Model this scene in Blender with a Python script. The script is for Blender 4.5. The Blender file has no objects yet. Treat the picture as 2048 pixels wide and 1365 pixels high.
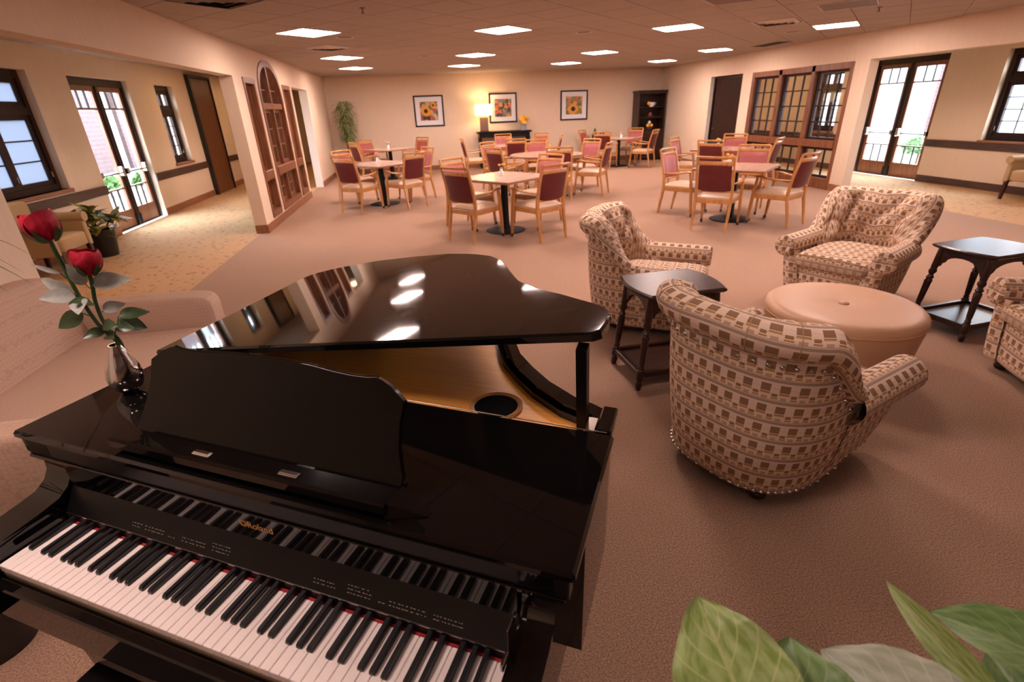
import bpy, bmesh, math, random
from mathutils import Vector, Matrix, Euler
random.seed(7)
PI = math.pi
scene = bpy.context.scene
col = scene.collection

# ---------------------------------------------------------------- camera, world, exposure
cam_d = bpy.data.cameras.new('camera'); cam = bpy.data.objects.new('camera', cam_d); col.objects.link(cam)
cam_d.sensor_width = 36.0
cam_d.lens = 1009.16 / 2048 * 36.0
cam_d.clip_start = 0.05; cam_d.clip_end = 300
def cam_matrix(pitch, roll, yaw, loc):
    fw = Vector((math.sin(yaw)*math.cos(pitch), math.cos(yaw)*math.cos(pitch), -math.sin(pitch)))
    rt = Vector((math.cos(yaw), -math.sin(yaw), 0)); up = rt.cross(fw)
    c, s = math.cos(roll), math.sin(roll)
    r2 = rt*c + up*s; u2 = up*c - rt*s
    m = Matrix((r2, u2, -fw)).transposed().to_4x4(); m.translation = loc
    return m
cam.matrix_world = cam_matrix(0.4325, -0.0367, 0.1604, (0, 0, 1.68))
scene.camera = cam
cam_d.dof.use_dof = True; cam_d.dof.focus_distance = 1.75; cam_d.dof.aperture_fstop = 4.0

world = bpy.data.worlds.new('overcast'); scene.world = world; world.use_nodes = True
bg = world.node_tree.nodes['Background']
bg.inputs[0].default_value = (0.72, 0.85, 1.0, 1); bg.inputs[1].default_value = 17.0

scene.view_settings.view_transform = 'Standard'; scene.view_settings.look = 'None'
scene.view_settings.gamma = 1.0; scene.view_settings.use_curve_mapping = False
scene.view_settings.exposure = 0.85
PANEL_STRENGTH = 34.0
PANEL_COLOR = (1.0, 0.745, 0.675)
try:
    scene.cycles.use_denoising = True
    scene.cycles.max_bounces = 7; scene.cycles.transparent_max_bounces = 16
    scene.cycles.sample_clamp_indirect = 8.0
    scene.cycles.caustics_reflective = False; scene.cycles.caustics_refractive = False
except Exception: pass

def portal(name, x, y0, y1, z0, z1, s):
    d = bpy.data.lights.new(name, 'AREA'); d.shape = 'RECTANGLE'; d.size = z1-z0; d.size_y = y1-y0
    d.cycles.is_portal = True
    o = bpy.data.objects.new(name, d); col.objects.link(o)
    o.location = (x, (y0+y1)/2, (z0+z1)/2); o.rotation_euler = (0, -s*PI/2, 0)
portal('daylight_portal_door_left', -5.25, 9.33, 11.05, 0, 2.34, 1)
portal('daylight_portal_window_left', -5.25, 6.95, 8.45, .85, 2.35, 1)
portal('daylight_portal_small_window_left', -5.25, 12.1, 12.95, .87, 2.33, 1)
portal('daylight_portal_door_right', 10.6, 9.48, 11.25, 0, 2.37, -1)
portal('daylight_portal_window_right', 10.6, 6.9, 8.4, .85, 2.33, -1)
portal('daylight_portal_small_window_right', 10.6, 12.1, 12.95, .87, 2.33, -1)

# ---------------------------------------------------------------- geometry helpers
class G:
    """collects vertices and faces (and optional per-vertex uv) for one mesh"""
    def __init__(s): s.v = []; s.f = []; s.uv = {}
    def add(s, V, F, uv=None):
        b = len(s.v); s.v += [tuple(p) for p in V]; s.f += [tuple(b+i for i in f) for f in F]
        if uv:
            for i, c in enumerate(uv): s.uv[b+i] = c
        return s
    def box(s, x0, x1, y0, y1, z0, z1, c=0.0):
        if x0 > x1: x0, x1 = x1, x0
        if y0 > y1: y0, y1 = y1, y0
        if z0 > z1: z0, z1 = z1, z0
        if c <= 0:
            V = [(x, y, z) for x in (x0, x1) for y in (y0, y1) for z in (z0, z1)]
            return s.add(V, [(0,1,3,2),(4,6,7,5),(0,4,5,1),(2,3,7,6),(0,2,6,4),(1,5,7,3)])
        c = min(c, (x1-x0)*.49, (y1-y0)*.49, (z1-z0)*.49)
        lo = (x0, y0, z0); hi = (x1, y1, z1); V = []; idx = {}
        for sx in (0, 1):
            for sy in (0, 1):
                for sz in (0, 1):
                    sg = (sx, sy, sz)
                    for a in range(3):
                        p = [0, 0, 0]
                        for k in range(3):
                            e = hi[k] if sg[k] else lo[k]
                            p[k] = e if k == a else e + (-c if sg[k] else c)
                        idx[(sg, a)] = len(V); V.append(tuple(p))
        F = []
        for a in range(3):
            b, d = (a+1) % 3, (a+2) % 3
            for e in (0, 1):
                q = []
                for (i, j) in ((0,0),(1,0),(1,1),(0,1)):
                    sg = [0,0,0]; sg[a] = e; sg[b] = i; sg[d] = j; q.append(idx[(tuple(sg), a)])
                F.append(q)
            for i in (0, 1):
                for j in (0, 1):
                    s0 = [0,0,0]; s0[b] = i; s0[d] = j; s1 = list(s0); s1[a] = 1
                    F.append([idx[(tuple(s0), b)], idx[(tuple(s0), d)], idx[(tuple(s1), d)], idx[(tuple(s1), b)]])
        for sx in (0, 1):
            for sy in (0, 1):
                for sz in (0, 1): F.append([idx[((sx,sy,sz), k)] for k in range(3)])
        return s.add(V, F)
    def grid(s, fn, nu, nv, closed_u=False, closed_v=False, uv=True, us=1.0, vs=1.0):
        """fn(i/nu, j/nv) -> point"""
        mu = nu if closed_u else nu+1; mv = nv if closed_v else nv+1
        P = [[Vector(fn(i/nu, j/nv)) for j in range(mv)] for i in range(mu)]
        V = [p for r in P for p in r]; F = []
        for i in range(nu):
            for j in range(nv):
                a, b = i, (i+1) % mu; c, d = j, (j+1) % mv
                F.append((a*mv+c, b*mv+c, b*mv+d, a*mv+d))
        UV = None
        if uv:
            UV = []
            ul = [0.0]; jm = mv//2
            for i in range(1, mu): ul.append(ul[-1] + (P[i][jm]-P[i-1][jm]).length)
            for i in range(mu):
                vl = 0.0
                for j in range(mv):
                    if j: vl += (P[i][j]-P[i][j-1]).length
                    UV.append((ul[i]*us, vl*vs))
        return s.add(V, F, UV)
    def lathe(s, prof, n=20, c=(0,0,0), cap=True):
        V = []; F = []; m = len(prof)
        for k in range(n):
            a = 2*PI*k/n
            for r, z in prof: V.append((c[0]+r*math.cos(a), c[1]+r*math.sin(a), c[2]+z))
        for k in range(n):
            k2 = (k+1) % n
            for j in range(m-1): F.append((k*m+j, k2*m+j, k2*m+j+1, k*m+j+1))
        if cap:
            if prof[0][0] > 1e-6: F.append([k*m for k in range(n)][::-1])
            if prof[-1][0] > 1e-6: F.append([k*m+m-1 for k in range(n)])
        return s.add(V, F)
    def tube(s, path, rad, n=10, cap=True, flat=1.0, square=False, up=None):
        path = [Vector(p) for p in path]; m = len(path)
        if not hasattr(rad, '__len__'): rad = [rad]*m
        V = []; F = []; UV = []
        t0 = (path[1]-path[0]).normalized()
        ref = Vector(up) if up else (Vector((0,0,1)) if abs(t0.z) < .9 else Vector((1,0,0)))
        nrm = (ref - t0*ref.dot(t0)).normalized(); L = 0
        for i, p in enumerate(path):
            if i == 0: t = t0
            elif i == m-1: t = (path[-1]-path[-2]).normalized()
            else: t = ((path[i+1]-p).normalized()+(p-path[i-1]).normalized()).normalized()
            nrm = (nrm - t*nrm.dot(t)).normalized(); bn = t.cross(nrm)
            if i: L += (p-path[i-1]).length
            for k in range(n):
                a = 2*PI*k/n + (PI/4 if square else 0)
                q = 1.41421 if square else 1.0
                V.append(p + nrm*(rad[i]*q*math.cos(a)) + bn*(rad[i]*q*flat*math.sin(a)))
                UV.append((L, a*rad[i]))
        for i in range(m-1):
            for k in range(n):
                k2 = (k+1) % n
                F.append((i*n+k, i*n+k2, (i+1)*n+k2, (i+1)*n+k))
        if cap:
            F.append(list(range(n))[::-1]); F.append([(m-1)*n+k for k in range(n)])
        return s.add(V, F, UV)
    def prism(s, poly, h0, h1, f):
        """poly in 2d extruded from h0 to h1; f(a, b, h) -> xyz"""
        n = len(poly)
        V = [f(a, b, h0) for a, b in poly] + [f(a, b, h1) for a, b in poly]
        F = [list(range(n))[::-1], [n+i for i in range(n)]] + [(i, (i+1) % n, n+(i+1) % n, n+i) for i in range(n)]
        return s.add(V, F)
    def sphere(s, c, r, nu=10, nv=6, sc=(1,1,1)):
        V = []; F = []
        for j in range(1, nv):
            th = PI*j/nv
            for i in range(nu):
                a = 2*PI*i/nu
                V.append((c[0]+r*sc[0]*math.sin(th)*math.cos(a), c[1]+r*sc[1]*math.sin(th)*math.sin(a), c[2]+r*sc[2]*math.cos(th)))
        t = len(V); V.append((c[0], c[1], c[2]+r*sc[2])); V.append((c[0], c[1], c[2]-r*sc[2]))
        for j in range(nv-2):
            for i in range(nu): F.append((j*nu+i, (j+1)*nu+i, (j+1)*nu+(i+1) % nu, j*nu+(i+1) % nu))
        for i in range(nu):
            F.append((t, i, (i+1) % nu)); F.append((t+1, (nv-2)*nu+(i+1) % nu, (nv-2)*nu+i))
        return s.add(V, F)
    def xf(s, M, start=0):
        for i in range(start, len(s.v)): s.v[i] = tuple(M @ Vector(s.v[i]))
        return s

def obj(name, g, m, parent=None, smooth=0, loc=None, rot=None, normals=True, tri=False):
    me = bpy.data.meshes.new(name); me.from_pydata(g.v, [], g.f)
    if g.uv:
        l = me.uv_layers.new(name='UVMap')
        for lp in me.loops: l.data[lp.index].uv = g.uv.get(lp.vertex_index, (0, 0))
    if normals or tri:
        b = bmesh.new(); b.from_mesh(me)
        if tri: bmesh.ops.triangulate(b, faces=[f for f in b.faces if len(f.verts) > 4])
        if normals: bmesh.ops.recalc_face_normals(b, faces=b.faces)
        b.to_mesh(me); b.free()
    me.materials.append(M[m] if isinstance(m, str) else m)
    if smooth:
        me.polygons.foreach_set('use_smooth', [True]*len(me.polygons))
        if smooth < 180: me.set_sharp_from_angle(angle=math.radians(smooth))
    o = bpy.data.objects.new(name, me); col.objects.link(o)
    if parent: o.parent = parent
    if loc: o.location = loc
    if rot: o.rotation_euler = rot
    return o
def tag(o, label=None, cat=None, group=None, kind=None):
    if label: o['label'] = label
    if cat: o['category'] = cat
    if group: o['group'] = group
    if kind: o['kind'] = kind
    return o
def thing(name, label, cat, loc=(0,0,0), rz=0, group=None):
    o = bpy.data.objects.new(name, None); col.objects.link(o); o.empty_display_size = .1
    o.location = loc; o.rotation_euler = (0, 0, rz)
    return tag(o, label, cat, group)
def struct(name, g, m, label=None, smooth=0):
    o = obj(name, g, m, smooth=smooth); o['kind'] = 'structure'
    if label: o['label'] = label
    return o
def root_struct(name, loc, label=None):
    o = bpy.data.objects.new(name, None); col.objects.link(o); o.location = loc; o.empty_display_size = .1
    o['kind'] = 'structure'
    if label: o['label'] = label
    return o
def share(name, src, parent, loc=(0,0,0), rot=(0,0,0), sc=None):
    o = bpy.data.objects.new(name, src.data); col.objects.link(o); o.parent = parent; o.location = loc; o.rotation_euler = rot
    if sc: o.scale = sc
    return o
def copy_tree(o, parent=None):
    c = o.copy(); col.objects.link(c); c.parent = parent
    for ch in KIDS.get(o.name, [k for k in o.children]): copy_tree(ch, c)
    return c
KIDS = {}
def smoothstep(a, b, x):
    t = max(0.0, min(1.0, (x-a)/(b-a))); return t*t*(3-2*t)
def bez(pts, n=12):
    """Catmull-Rom through points"""
    P = [Vector(p) for p in pts]; out = []
    for i in range(len(P)-1):
        p0 = P[max(i-1, 0)]; p1 = P[i]; p2 = P[i+1]; p3 = P[min(i+2, len(P)-1)]
        for k in range(n):
            t = k/n
            out.append(.5*((2*p1)+(p2-p0)*t+(2*p0-5*p1+4*p2-p3)*t*t+(3*p1-p0-3*p2+p3)*t**3))
    out.append(P[-1]); return out

# ---------------------------------------------------------------- materials
M = {}
def new_mat(name):
    m = bpy.data.materials.new(name); m.use_nodes = True; M[name] = m
    nt = m.node_tree; return m, nt, nt.nodes['Principled BSDF']
def mat(name, c, rough=.5, metal=0, spec=.5, coat=0, emit=None, es=0, bump=0, bscale=50, var=0, vscale=8, sheen=0, stretch=None, coat_r=.03):
    m, nt, b = new_mat(name)
    b.inputs['Base Color'].default_value = (*c, 1); b.inputs['Roughness'].default_value = rough
    b.inputs['Metallic'].default_value = metal; b.inputs['Specular IOR Level'].default_value = spec
    b.inputs['Coat Weight'].default_value = coat; b.inputs['Coat Roughness'].default_value = coat_r
    if sheen: b.inputs['Sheen Weight'].default_value = sheen
    if emit: b.inputs['Emission Color'].default_value = (*emit, 1); b.inputs['Emission Strength'].default_value = es
    if bump or var:
        tc = nt.nodes.new('ShaderNodeTexCoord'); src = tc.outputs['Object']
        if stretch:
            mp = nt.nodes.new('ShaderNodeMapping'); mp.inputs['Scale'].default_value = stretch
            nt.links.new(src, mp.inputs[0]); src = mp.outputs[0]
        if var:
            n = nt.nodes.new('ShaderNodeTexNoise'); n.inputs['Scale'].default_value = vscale; n.inputs['Detail'].default_value = 4
            nt.links.new(src, n.inputs['Vector'])
            r = nt.nodes.new('ShaderNodeValToRGB')
            r.color_ramp.elements[0].position = .3; r.color_ramp.elements[1].position = .7
            r.color_ramp.elements[0].color = (*[x*(1-var) for x in c], 1); r.color_ramp.elements[1].color = (*[min(1, x*(1+var)) for x in c], 1)
            nt.links.new(n.outputs['Fac'], r.inputs[0]); nt.links.new(r.outputs[0], b.inputs['Base Color'])
        if bump:
            n2 = nt.nodes.new('ShaderNodeTexNoise'); n2.inputs['Scale'].default_value = bscale; n2.inputs['Detail'].default_value = 3
            nt.links.new(src, n2.inputs['Vector'])
            bp = nt.nodes.new('ShaderNodeBump'); bp.inputs['Strength'].default_value = bump; bp.inputs['Distance'].default_value = .01
            nt.links.new(n2.outputs['Fac'], bp.inputs['Height']); nt.links.new(bp.outputs[0], b.inputs['Normal'])
    return m
def N(nt, typ, **kw):
    n = nt.nodes.new(typ)
    for k, v in kw.items(): setattr(n, k, v)
    return n
def mth(nt, op, a, b=None):
    n = nt.nodes.new('ShaderNodeMath'); n.operation = op
    for i, x in enumerate((a, b)):
        if x is None: continue
        if isinstance(x, (int, float)): n.inputs[i].default_value = x
        else: nt.links.new(x, n.inputs[i])
    return n.outputs[0]
def mixc(nt, fac, c1, c2):
    n = nt.nodes.new('ShaderNodeMix'); n.data_type = 'RGBA'
    for i, x in ((0, fac), (6, c1), (7, c2)):
        if isinstance(x, (int, float)): n.inputs[i].default_value = x
        elif isinstance(x, tuple): n.inputs[i].default_value = (*x[:3], 1)
        else: nt.links.new(x, n.inputs[i])
    return n.outputs[2]
def between(nt, x, a, b): return mth(nt, 'MULTIPLY', mth(nt, 'GREATER_THAN', x, a), mth(nt, 'LESS_THAN', x, b))

def wood(name, c1, c2, rough=.35, scale=(1, 14, 14), coat=0, spec=.5):
    m, nt, b = new_mat(name)
    tc = N(nt, 'ShaderNodeTexCoord'); mp = N(nt, 'ShaderNodeMapping'); mp.inputs['Scale'].default_value = scale
    nt.links.new(tc.outputs['Object'], mp.inputs[0])
    n = N(nt, 'ShaderNodeTexNoise'); n.inputs['Scale'].default_value = 3; n.inputs['Detail'].default_value = 6; n.inputs['Distortion'].default_value = .6
    nt.links.new(mp.outputs[0], n.inputs['Vector'])
    r = N(nt, 'ShaderNodeValToRGB'); r.color_ramp.elements[0].position = .35; r.color_ramp.elements[1].position = .68
    r.color_ramp.elements[0].color = (*c1, 1); r.color_ramp.elements[1].color = (*c2, 1)
    nt.links.new(n.outputs['Fac'], r.inputs[0]); nt.links.new(r.outputs[0], b.inputs['Base Color'])
    b.inputs['Roughness'].default_value = rough; b.inputs['Coat Weight'].default_value = coat; b.inputs['Specular IOR Level'].default_value = spec
    return m
def carpet(name, c1, c2, c3, fine=260, speck=0.0):
    m, nt, b = new_mat(name)
    tc = N(nt, 'ShaderNodeTexCoord')
    n = N(nt, 'ShaderNodeTexNoise'); n.inputs['Scale'].default_value = fine; n.inputs['Detail'].default_value = 2
    nt.links.new(tc.outputs['Object'], n.inputs['Vector'])
    big = N(nt, 'ShaderNodeTexNoise'); big.inputs['Scale'].default_value = 1.3; big.inputs['Detail'].default_value = 3
    nt.links.new(tc.outputs['Object'], big.inputs['Vector'])
    r = N(nt, 'ShaderNodeValToRGB'); r.color_ramp.elements[0].position = .34; r.color_ramp.elements[1].position = .66
    r.color_ramp.elements[0].color = (*c1, 1); r.color_ramp.elements[1].color = (*c2, 1)
    nt.links.new(n.outputs['Fac'], r.inputs[0])
    cc = mixc(nt, mth(nt, 'MULTIPLY', big.outputs['Fac'], .45), r.outputs[0], c3)
    if speck:
        v = N(nt, 'ShaderNodeTexVoronoi'); v.inputs['Scale'].default_value = 11; v.inputs['Randomness'].default_value = 1
        d = N(nt, 'ShaderNodeTexNoise'); d.inputs['Scale'].default_value = 14; nt.links.new(tc.outputs['Object'], d.inputs['Vector'])
        nt.links.new(tc.outputs['Object'], v.inputs['Vector'])
        f = mth(nt, 'MULTIPLY', mth(nt, 'LESS_THAN', v.outputs['Distance'], .33), mth(nt, 'GREATER_THAN', d.outputs['Fac'], .5))
        cc = mixc(nt, mth(nt, 'MULTIPLY', f, speck), cc, tuple(x*.35 for x in c1))
    nt.links.new(cc, b.inputs['Base Color'])
    b.inputs['Roughness'].default_value = .95; b.inputs['Specular IOR Level'].default_value = .12
    bp = N(nt, 'ShaderNodeBump'); bp.inputs['Strength'].default_value = .5; bp.inputs['Distance'].default_value = .004
    nt.links.new(n.outputs['Fac'], bp.inputs['Height']); nt.links.new(bp.outputs[0], b.inputs['Normal'])
    return m

mat('wall_beige', (.72, .57, .43), .85, spec=.2, bump=.05, bscale=90, var=.025, vscale=5, stretch=(6, 6, .6))
mat('wall_daylit', (.82, .78, .72), .7, spec=.2)  # wall ends whitened for the daylight falling on them
mat('ceiling_tile', (.43, .37, .32), .9, spec=.1, bump=.15, bscale=160)
mat('ceiling_grid', (.30, .25, .21), .8, spec=.1)
carpet('carpet_room', (.20, .117, .078), (.47, .30, .208), (.38, .233, .162), fine=150)
carpet('carpet_hall', (.40, .235, .12), (.60, .37, .20), (.52, .32, .17), fine=200, speck=.55)
wood('oak_frame', (.14, .045, .018), (.26, .095, .036), .38, (12, 12, 1))
wood('oak_base', (.22, .085, .038), (.34, .14, .065), .4, (12, 1, 12))
wood('dark_frame', (.020, .010, .008), (.040, .017, .011), .4, (12, 12, 1), spec=.18)
wood('rail_dark', (.045, .022, .016), (.09, .042, .028), .4, (12, 1, 12))
wood('honey_wood', (.44, .19, .058), (.60, .29, .095), .32, (9, 9, 2), spec=.45)
wood('dark_walnut', (.022, .0085, .006), (.045, .017, .011), .30, (2, 12, 12), spec=.35)
wood('slab_wood', (.10, .032, .012), (.19, .065, .022), .35, (10, 10, 1))
mat('metal_door', (.012, .009, .008), .4)
mat('rose_vinyl', (.37, .092, .085), .42, spec=.45, bump=.05, bscale=120, var=.06, vscale=20)
mat('burgundy_vinyl', (.115, .014, .016), .42, spec=.4, bump=.05, bscale=120, var=.1, vscale=10)
mat('cream_vinyl', (.54, .375, .25), .38, spec=.5, var=.05, vscale=12)
wood('laminate_top', (.50, .33, .255), (.64, .44, .35), .16, (2, 18, 18), spec=.6)
mat('table_edge', (.30, .14, .07), .4)
mat('black_iron', (.006, .006, .006), .6, spec=.15)
mat('black_rubber', (.012, .012, .012), .5)
mat('chrome', (.75, .75, .77), .12, metal=1)
mat('nickel', (.52, .46, .40), .22, metal=1)
mat('vase_white', (.85, .86, .88), .25)
mat('petal_yellow', (.80, .42, .05), .6)
mat('petal_pink', (.75, .36, .34), .6)
mat('leaf_green', (.15, .22, .06), .5, var=.35, vscale=30)
mat('tan_leather', (.60, .345, .20), .45, spec=.45, bump=.06, bscale=180, var=.04, vscale=4)
mat('piano_black', (.0035, .003, .003), .04, spec=.5)
mat('piano_desk', (.004, .003, .0025), .12, spec=.18)
mat('piano_satin', (.005, .0045, .0045), .3, spec=.22)
wood('soundboard', (.82, .35, .06), (.93, .45, .10), .4, (1.5, 30, 1.5))
mat('speaker_black', (.006, .006, .007), .9, spec=.03)
mat('ivory', (.86, .76, .72), .30, spec=.5)
mat('key_side', (.40, .29, .18), .6)
mat('ebony', (.012, .012, .014), .28, spec=.5)
mat('red_felt', (.30, .012, .016), .9, bump=.3, bscale=500)
mat('gold_print', (.80, .44, .14), .35, metal=.3)
mat('grey_print', (.42, .36, .30), .6)
mat('fixture_white', (.62, .56, .50), .5)
mat('fixture_brown', (.20, .15, .12), .6)
mat('plate_white', (.75, .68, .60), .4)
mat('picture_mat', (.92, .88, .90), .7)
mat('frame_black', (.010, .007, .006), .4, spec=.2)
mat('pot_black', (.008, .008, .008), .35)
mat('soil', (.05, .03, .02), .95, bump=.5, bscale=60)
mat('lamp_base', (.20, .11, .075), .6, bump=.4, bscale=25)
mat('pot_blue', (.34, .36, .44), .4)
mat('beige_fabric', (.42, .29, .16), .85, spec=.2, bump=.15, bscale=200)
mat('lamp_shade', (.85, .68, .42), .8, emit=(1.0, .66, .30), es=3.2)
mat('stucco', (.20, .20, .205), .9)
mat('patio', (.16, .15, .14), .9)
mat('bush_green', (.045, .11, .02), .7, var=.4, vscale=9)
mat('rose_green', (.030, .085, .022), .42, var=.25, vscale=60)
mat('rose_leaf', (.035, .065, .022), .34, spec=.6, var=.35, vscale=70)
mat('rose_leaf_back', (.27, .27, .24), .55, var=.15, vscale=80)
mat('rose_red', (.40, .008, .030), .5, spec=.3, var=.35, vscale=45, stretch=(3, 3, .5))
mat('palm_green', (.045, .10, .03), .4, var=.2, vscale=10)
mat('stem_brown', (.10, .06, .03), .8)
mat('bronze', (.05, .035, .025), .3, metal=.8)

m, nt, b = new_mat('panel_glow')
b.inputs['Base Color'].default_value = (.9, .9, .9, 1)
b.inputs['Emission Color'].default_value = (*PANEL_COLOR, 1); b.inputs['Emission Strength'].default_value = PANEL_STRENGTH
for nm, k in (('panel_glow_half', .58), ('panel_glow_low', .24)):
    m, nt, b = new_mat(nm); b.inputs['Base Color'].default_value = (.9, .9, .9, 1)
    b.inputs['Emission Color'].default_value = (*PANEL_COLOR, 1); b.inputs['Emission Strength'].default_value = PANEL_STRENGTH*k
m, nt, b = new_mat('hall_glow')
b.inputs['Emission Color'].default_value = (1.0, .62, .32, 1); b.inputs['Emission Strength'].default_value = 75

m, nt, b = new_mat('glass')                      # thin pane: mostly clear, mirrors at grazing angles
nt.nodes.remove(b)
out = nt.nodes['Material Output']; tr = N(nt, 'ShaderNodeBsdfTransparent'); gl = N(nt, 'ShaderNodeBsdfGlossy'); gl.inputs['Roughness'].default_value = .02
tr.inputs[0].default_value = (.98, .985, .985, 1)
fr = N(nt, 'ShaderNodeLayerWeight'); mx = N(nt, 'ShaderNodeMixShader')
nt.links.new(mth(nt, 'ADD', mth(nt, 'MULTIPLY', mth(nt, 'POWER', fr.outputs['Facing'], 5.0), .8), .025), mx.inputs[0]); nt.links.new(tr.outputs[0], mx.inputs[1]); nt.links.new(gl.outputs[0], mx.inputs[2]); nt.links.new(mx.outputs[0], out.inputs[0])
m, nt, b = new_mat('sheer_pane')                 # pane with a white sheer behind it
nt.nodes.remove(b)
out = nt.nodes['Material Output']; tr = N(nt, 'ShaderNodeBsdfTransparent'); tl = N(nt, 'ShaderNodeBsdfTranslucent'); tl.inputs[0].default_value = (.17, .175, .20, 1)
mx = N(nt, 'ShaderNodeMixShader'); mx.inputs[0].default_value = .94
nt.links.new(tr.outputs[0], mx.inputs[1]); nt.links.new(tl.outputs[0], mx.inputs[2]); nt.links.new(mx.outputs[0], out.inputs[0])

m, nt, b = new_mat('brick')                      # far courtyard wall, courses a few pixels high
tc = N(nt, 'ShaderNodeTexCoord'); mp = N(nt, 'ShaderNodeMapping'); mp.inputs['Rotation'].default_value = (PI/2, 0, PI/2)
sx = N(nt, 'ShaderNodeSeparateXYZ'); cx = N(nt, 'ShaderNodeCombineXYZ'); nt.links.new(tc.outputs['Object'], sx.inputs[0])
nt.links.new(mth(nt, 'ADD', sx.outputs[1], sx.outputs[0]), cx.inputs[0]); nt.links.new(sx.outputs[2], cx.inputs[1])
br = N(nt, 'ShaderNodeTexBrick'); br.inputs['Scale'].default_value = 1; br.inputs['Brick Width'].default_value = .45; br.inputs['Row Height'].default_value = .16; br.inputs['Mortar Size'].default_value = .012
br.inputs['Color1'].default_value = (.056, .025, .023, 1); br.inputs['Color2'].default_value = (.066, .031, .029, 1); br.inputs['Mortar'].default_value = (.075, .055, .053, 1)
nt.links.new(cx.outputs[0], br.inputs['Vector']); nt.links.new(br.outputs[0], b.inputs['Base Color']); b.inputs['Roughness'].default_value = .9

# woven check upholstery, laid out on the cloth's own uv (metres)
m, nt, b = new_mat('check_fabric')
uvn = N(nt, 'ShaderNodeUVMap'); sp = N(nt, 'ShaderNodeSeparateXYZ'); nt.links.new(uvn.outputs[0], sp.inputs[0])
PW, PH = .066, .097
fx = mth(nt, 'FRACT', mth(nt, 'ADD', mth(nt, 'DIVIDE', sp.outputs[0], PW), 50.0)); fy = mth(nt, 'FRACT', mth(nt, 'ADD', mth(nt, 'DIVIDE', sp.outputs[1], PH), 50.0))
nz = N(nt, 'ShaderNodeTexNoise'); nz.inputs['Scale'].default_value = 9; nt.links.new(uvn.outputs[0], nz.inputs['Vector'])
wv = N(nt, 'ShaderNodeTexNoise'); wv.inputs['Scale'].default_value = 700; nt.links.new(uvn.outputs[0], wv.inputs['Vector'])
cream, taupe, brown, gold = (.76, .565, .43), (.37, .255, .195), (.255, .14, .078), (.40, .21, .05)
c = mixc(nt, mth(nt, 'MULTIPLY', nz.outputs['Fac'], .35), cream, (.82, .64, .51))
c = mixc(nt, between(nt, fy, .0, .13), c, taupe)
c = mixc(nt, between(nt, fy, .16, .185), c, gold)
c = mixc(nt, mth(nt, 'MULTIPLY', between(nt, fy, .56, .90), between(nt, fx, .02, .54)), c, brown)
c = mixc(nt, mth(nt, 'MULTIPLY', between(nt, fy, .45, .53), between(nt, fx, .02, .54)), c, gold)
c = mixc(nt, mth(nt, 'MULTIPLY', between(nt, fy, .34, .48), between(nt, fx, .62, .92)), c, brown)
c = mixc(nt, mth(nt, 'MULTIPLY', between(nt, fy, .23, .30), between(nt, fx, .58, .94)), c, gold)
c = mixc(nt, mth(nt, 'MULTIPLY', between(nt, fy, .19, .33), between(nt, fx, .12, .44)), c, (.50, .33, .23))
c = mixc(nt, mth(nt, 'MULTIPLY', between(nt, fy, .42, .44), .7), c, gold)
c = mixc(nt, mth(nt, 'MULTIPLY', between(nt, fy, .70, .715), .5), c, gold)
c = mixc(nt, mth(nt, 'MULTIPLY', wv.outputs['Fac'], .18), c, (.25, .17, .12))
nt.links.new(c, b.inputs['Base Color']); b.inputs['Roughness'].default_value = .8; b.inputs['Specular IOR Level'].default_value = .2
bp = N(nt, 'ShaderNodeBump'); bp.inputs['Strength'].default_value = .25; bp.inputs['Distance'].default_value = .003
nt.links.new(wv.outputs['Fac'], bp.inputs['Height']); nt.links.new(bp.outputs[0], b.inputs['Normal'])

# sofa cloth with a faint trellis
m, nt, b = new_mat('trellis_fabric')
tc = N(nt, 'ShaderNodeTexCoord'); v = N(nt, 'ShaderNodeTexVoronoi'); v.feature = 'DISTANCE_TO_EDGE'; v.inputs['Scale'].default_value = 44; v.inputs['Randomness'].default_value = .3
nt.links.new(tc.outputs['Object'], v.inputs['Vector'])
f = mth(nt, 'LESS_THAN', v.outputs['Distance'], .06)
c = mixc(nt, f, (.55, .38, .29), (.48, .325, .245)); nt.links.new(c, b.inputs['Base Color']); b.inputs['Roughness'].default_value = .85; b.inputs['Specular IOR Level'].default_value = .2
n2 = N(nt, 'ShaderNodeTexNoise'); n2.inputs['Scale'].default_value = 400; nt.links.new(tc.outputs['Object'], n2.inputs['Vector'])
bp = N(nt, 'ShaderNodeBump'); bp.inputs['Strength'].default_value = .25; bp.inputs['Distance'].default_value = .004
nt.links.new(n2.outputs['Fac'], bp.inputs['Height']); nt.links.new(bp.outputs[0], b.inputs['Normal'])

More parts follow.
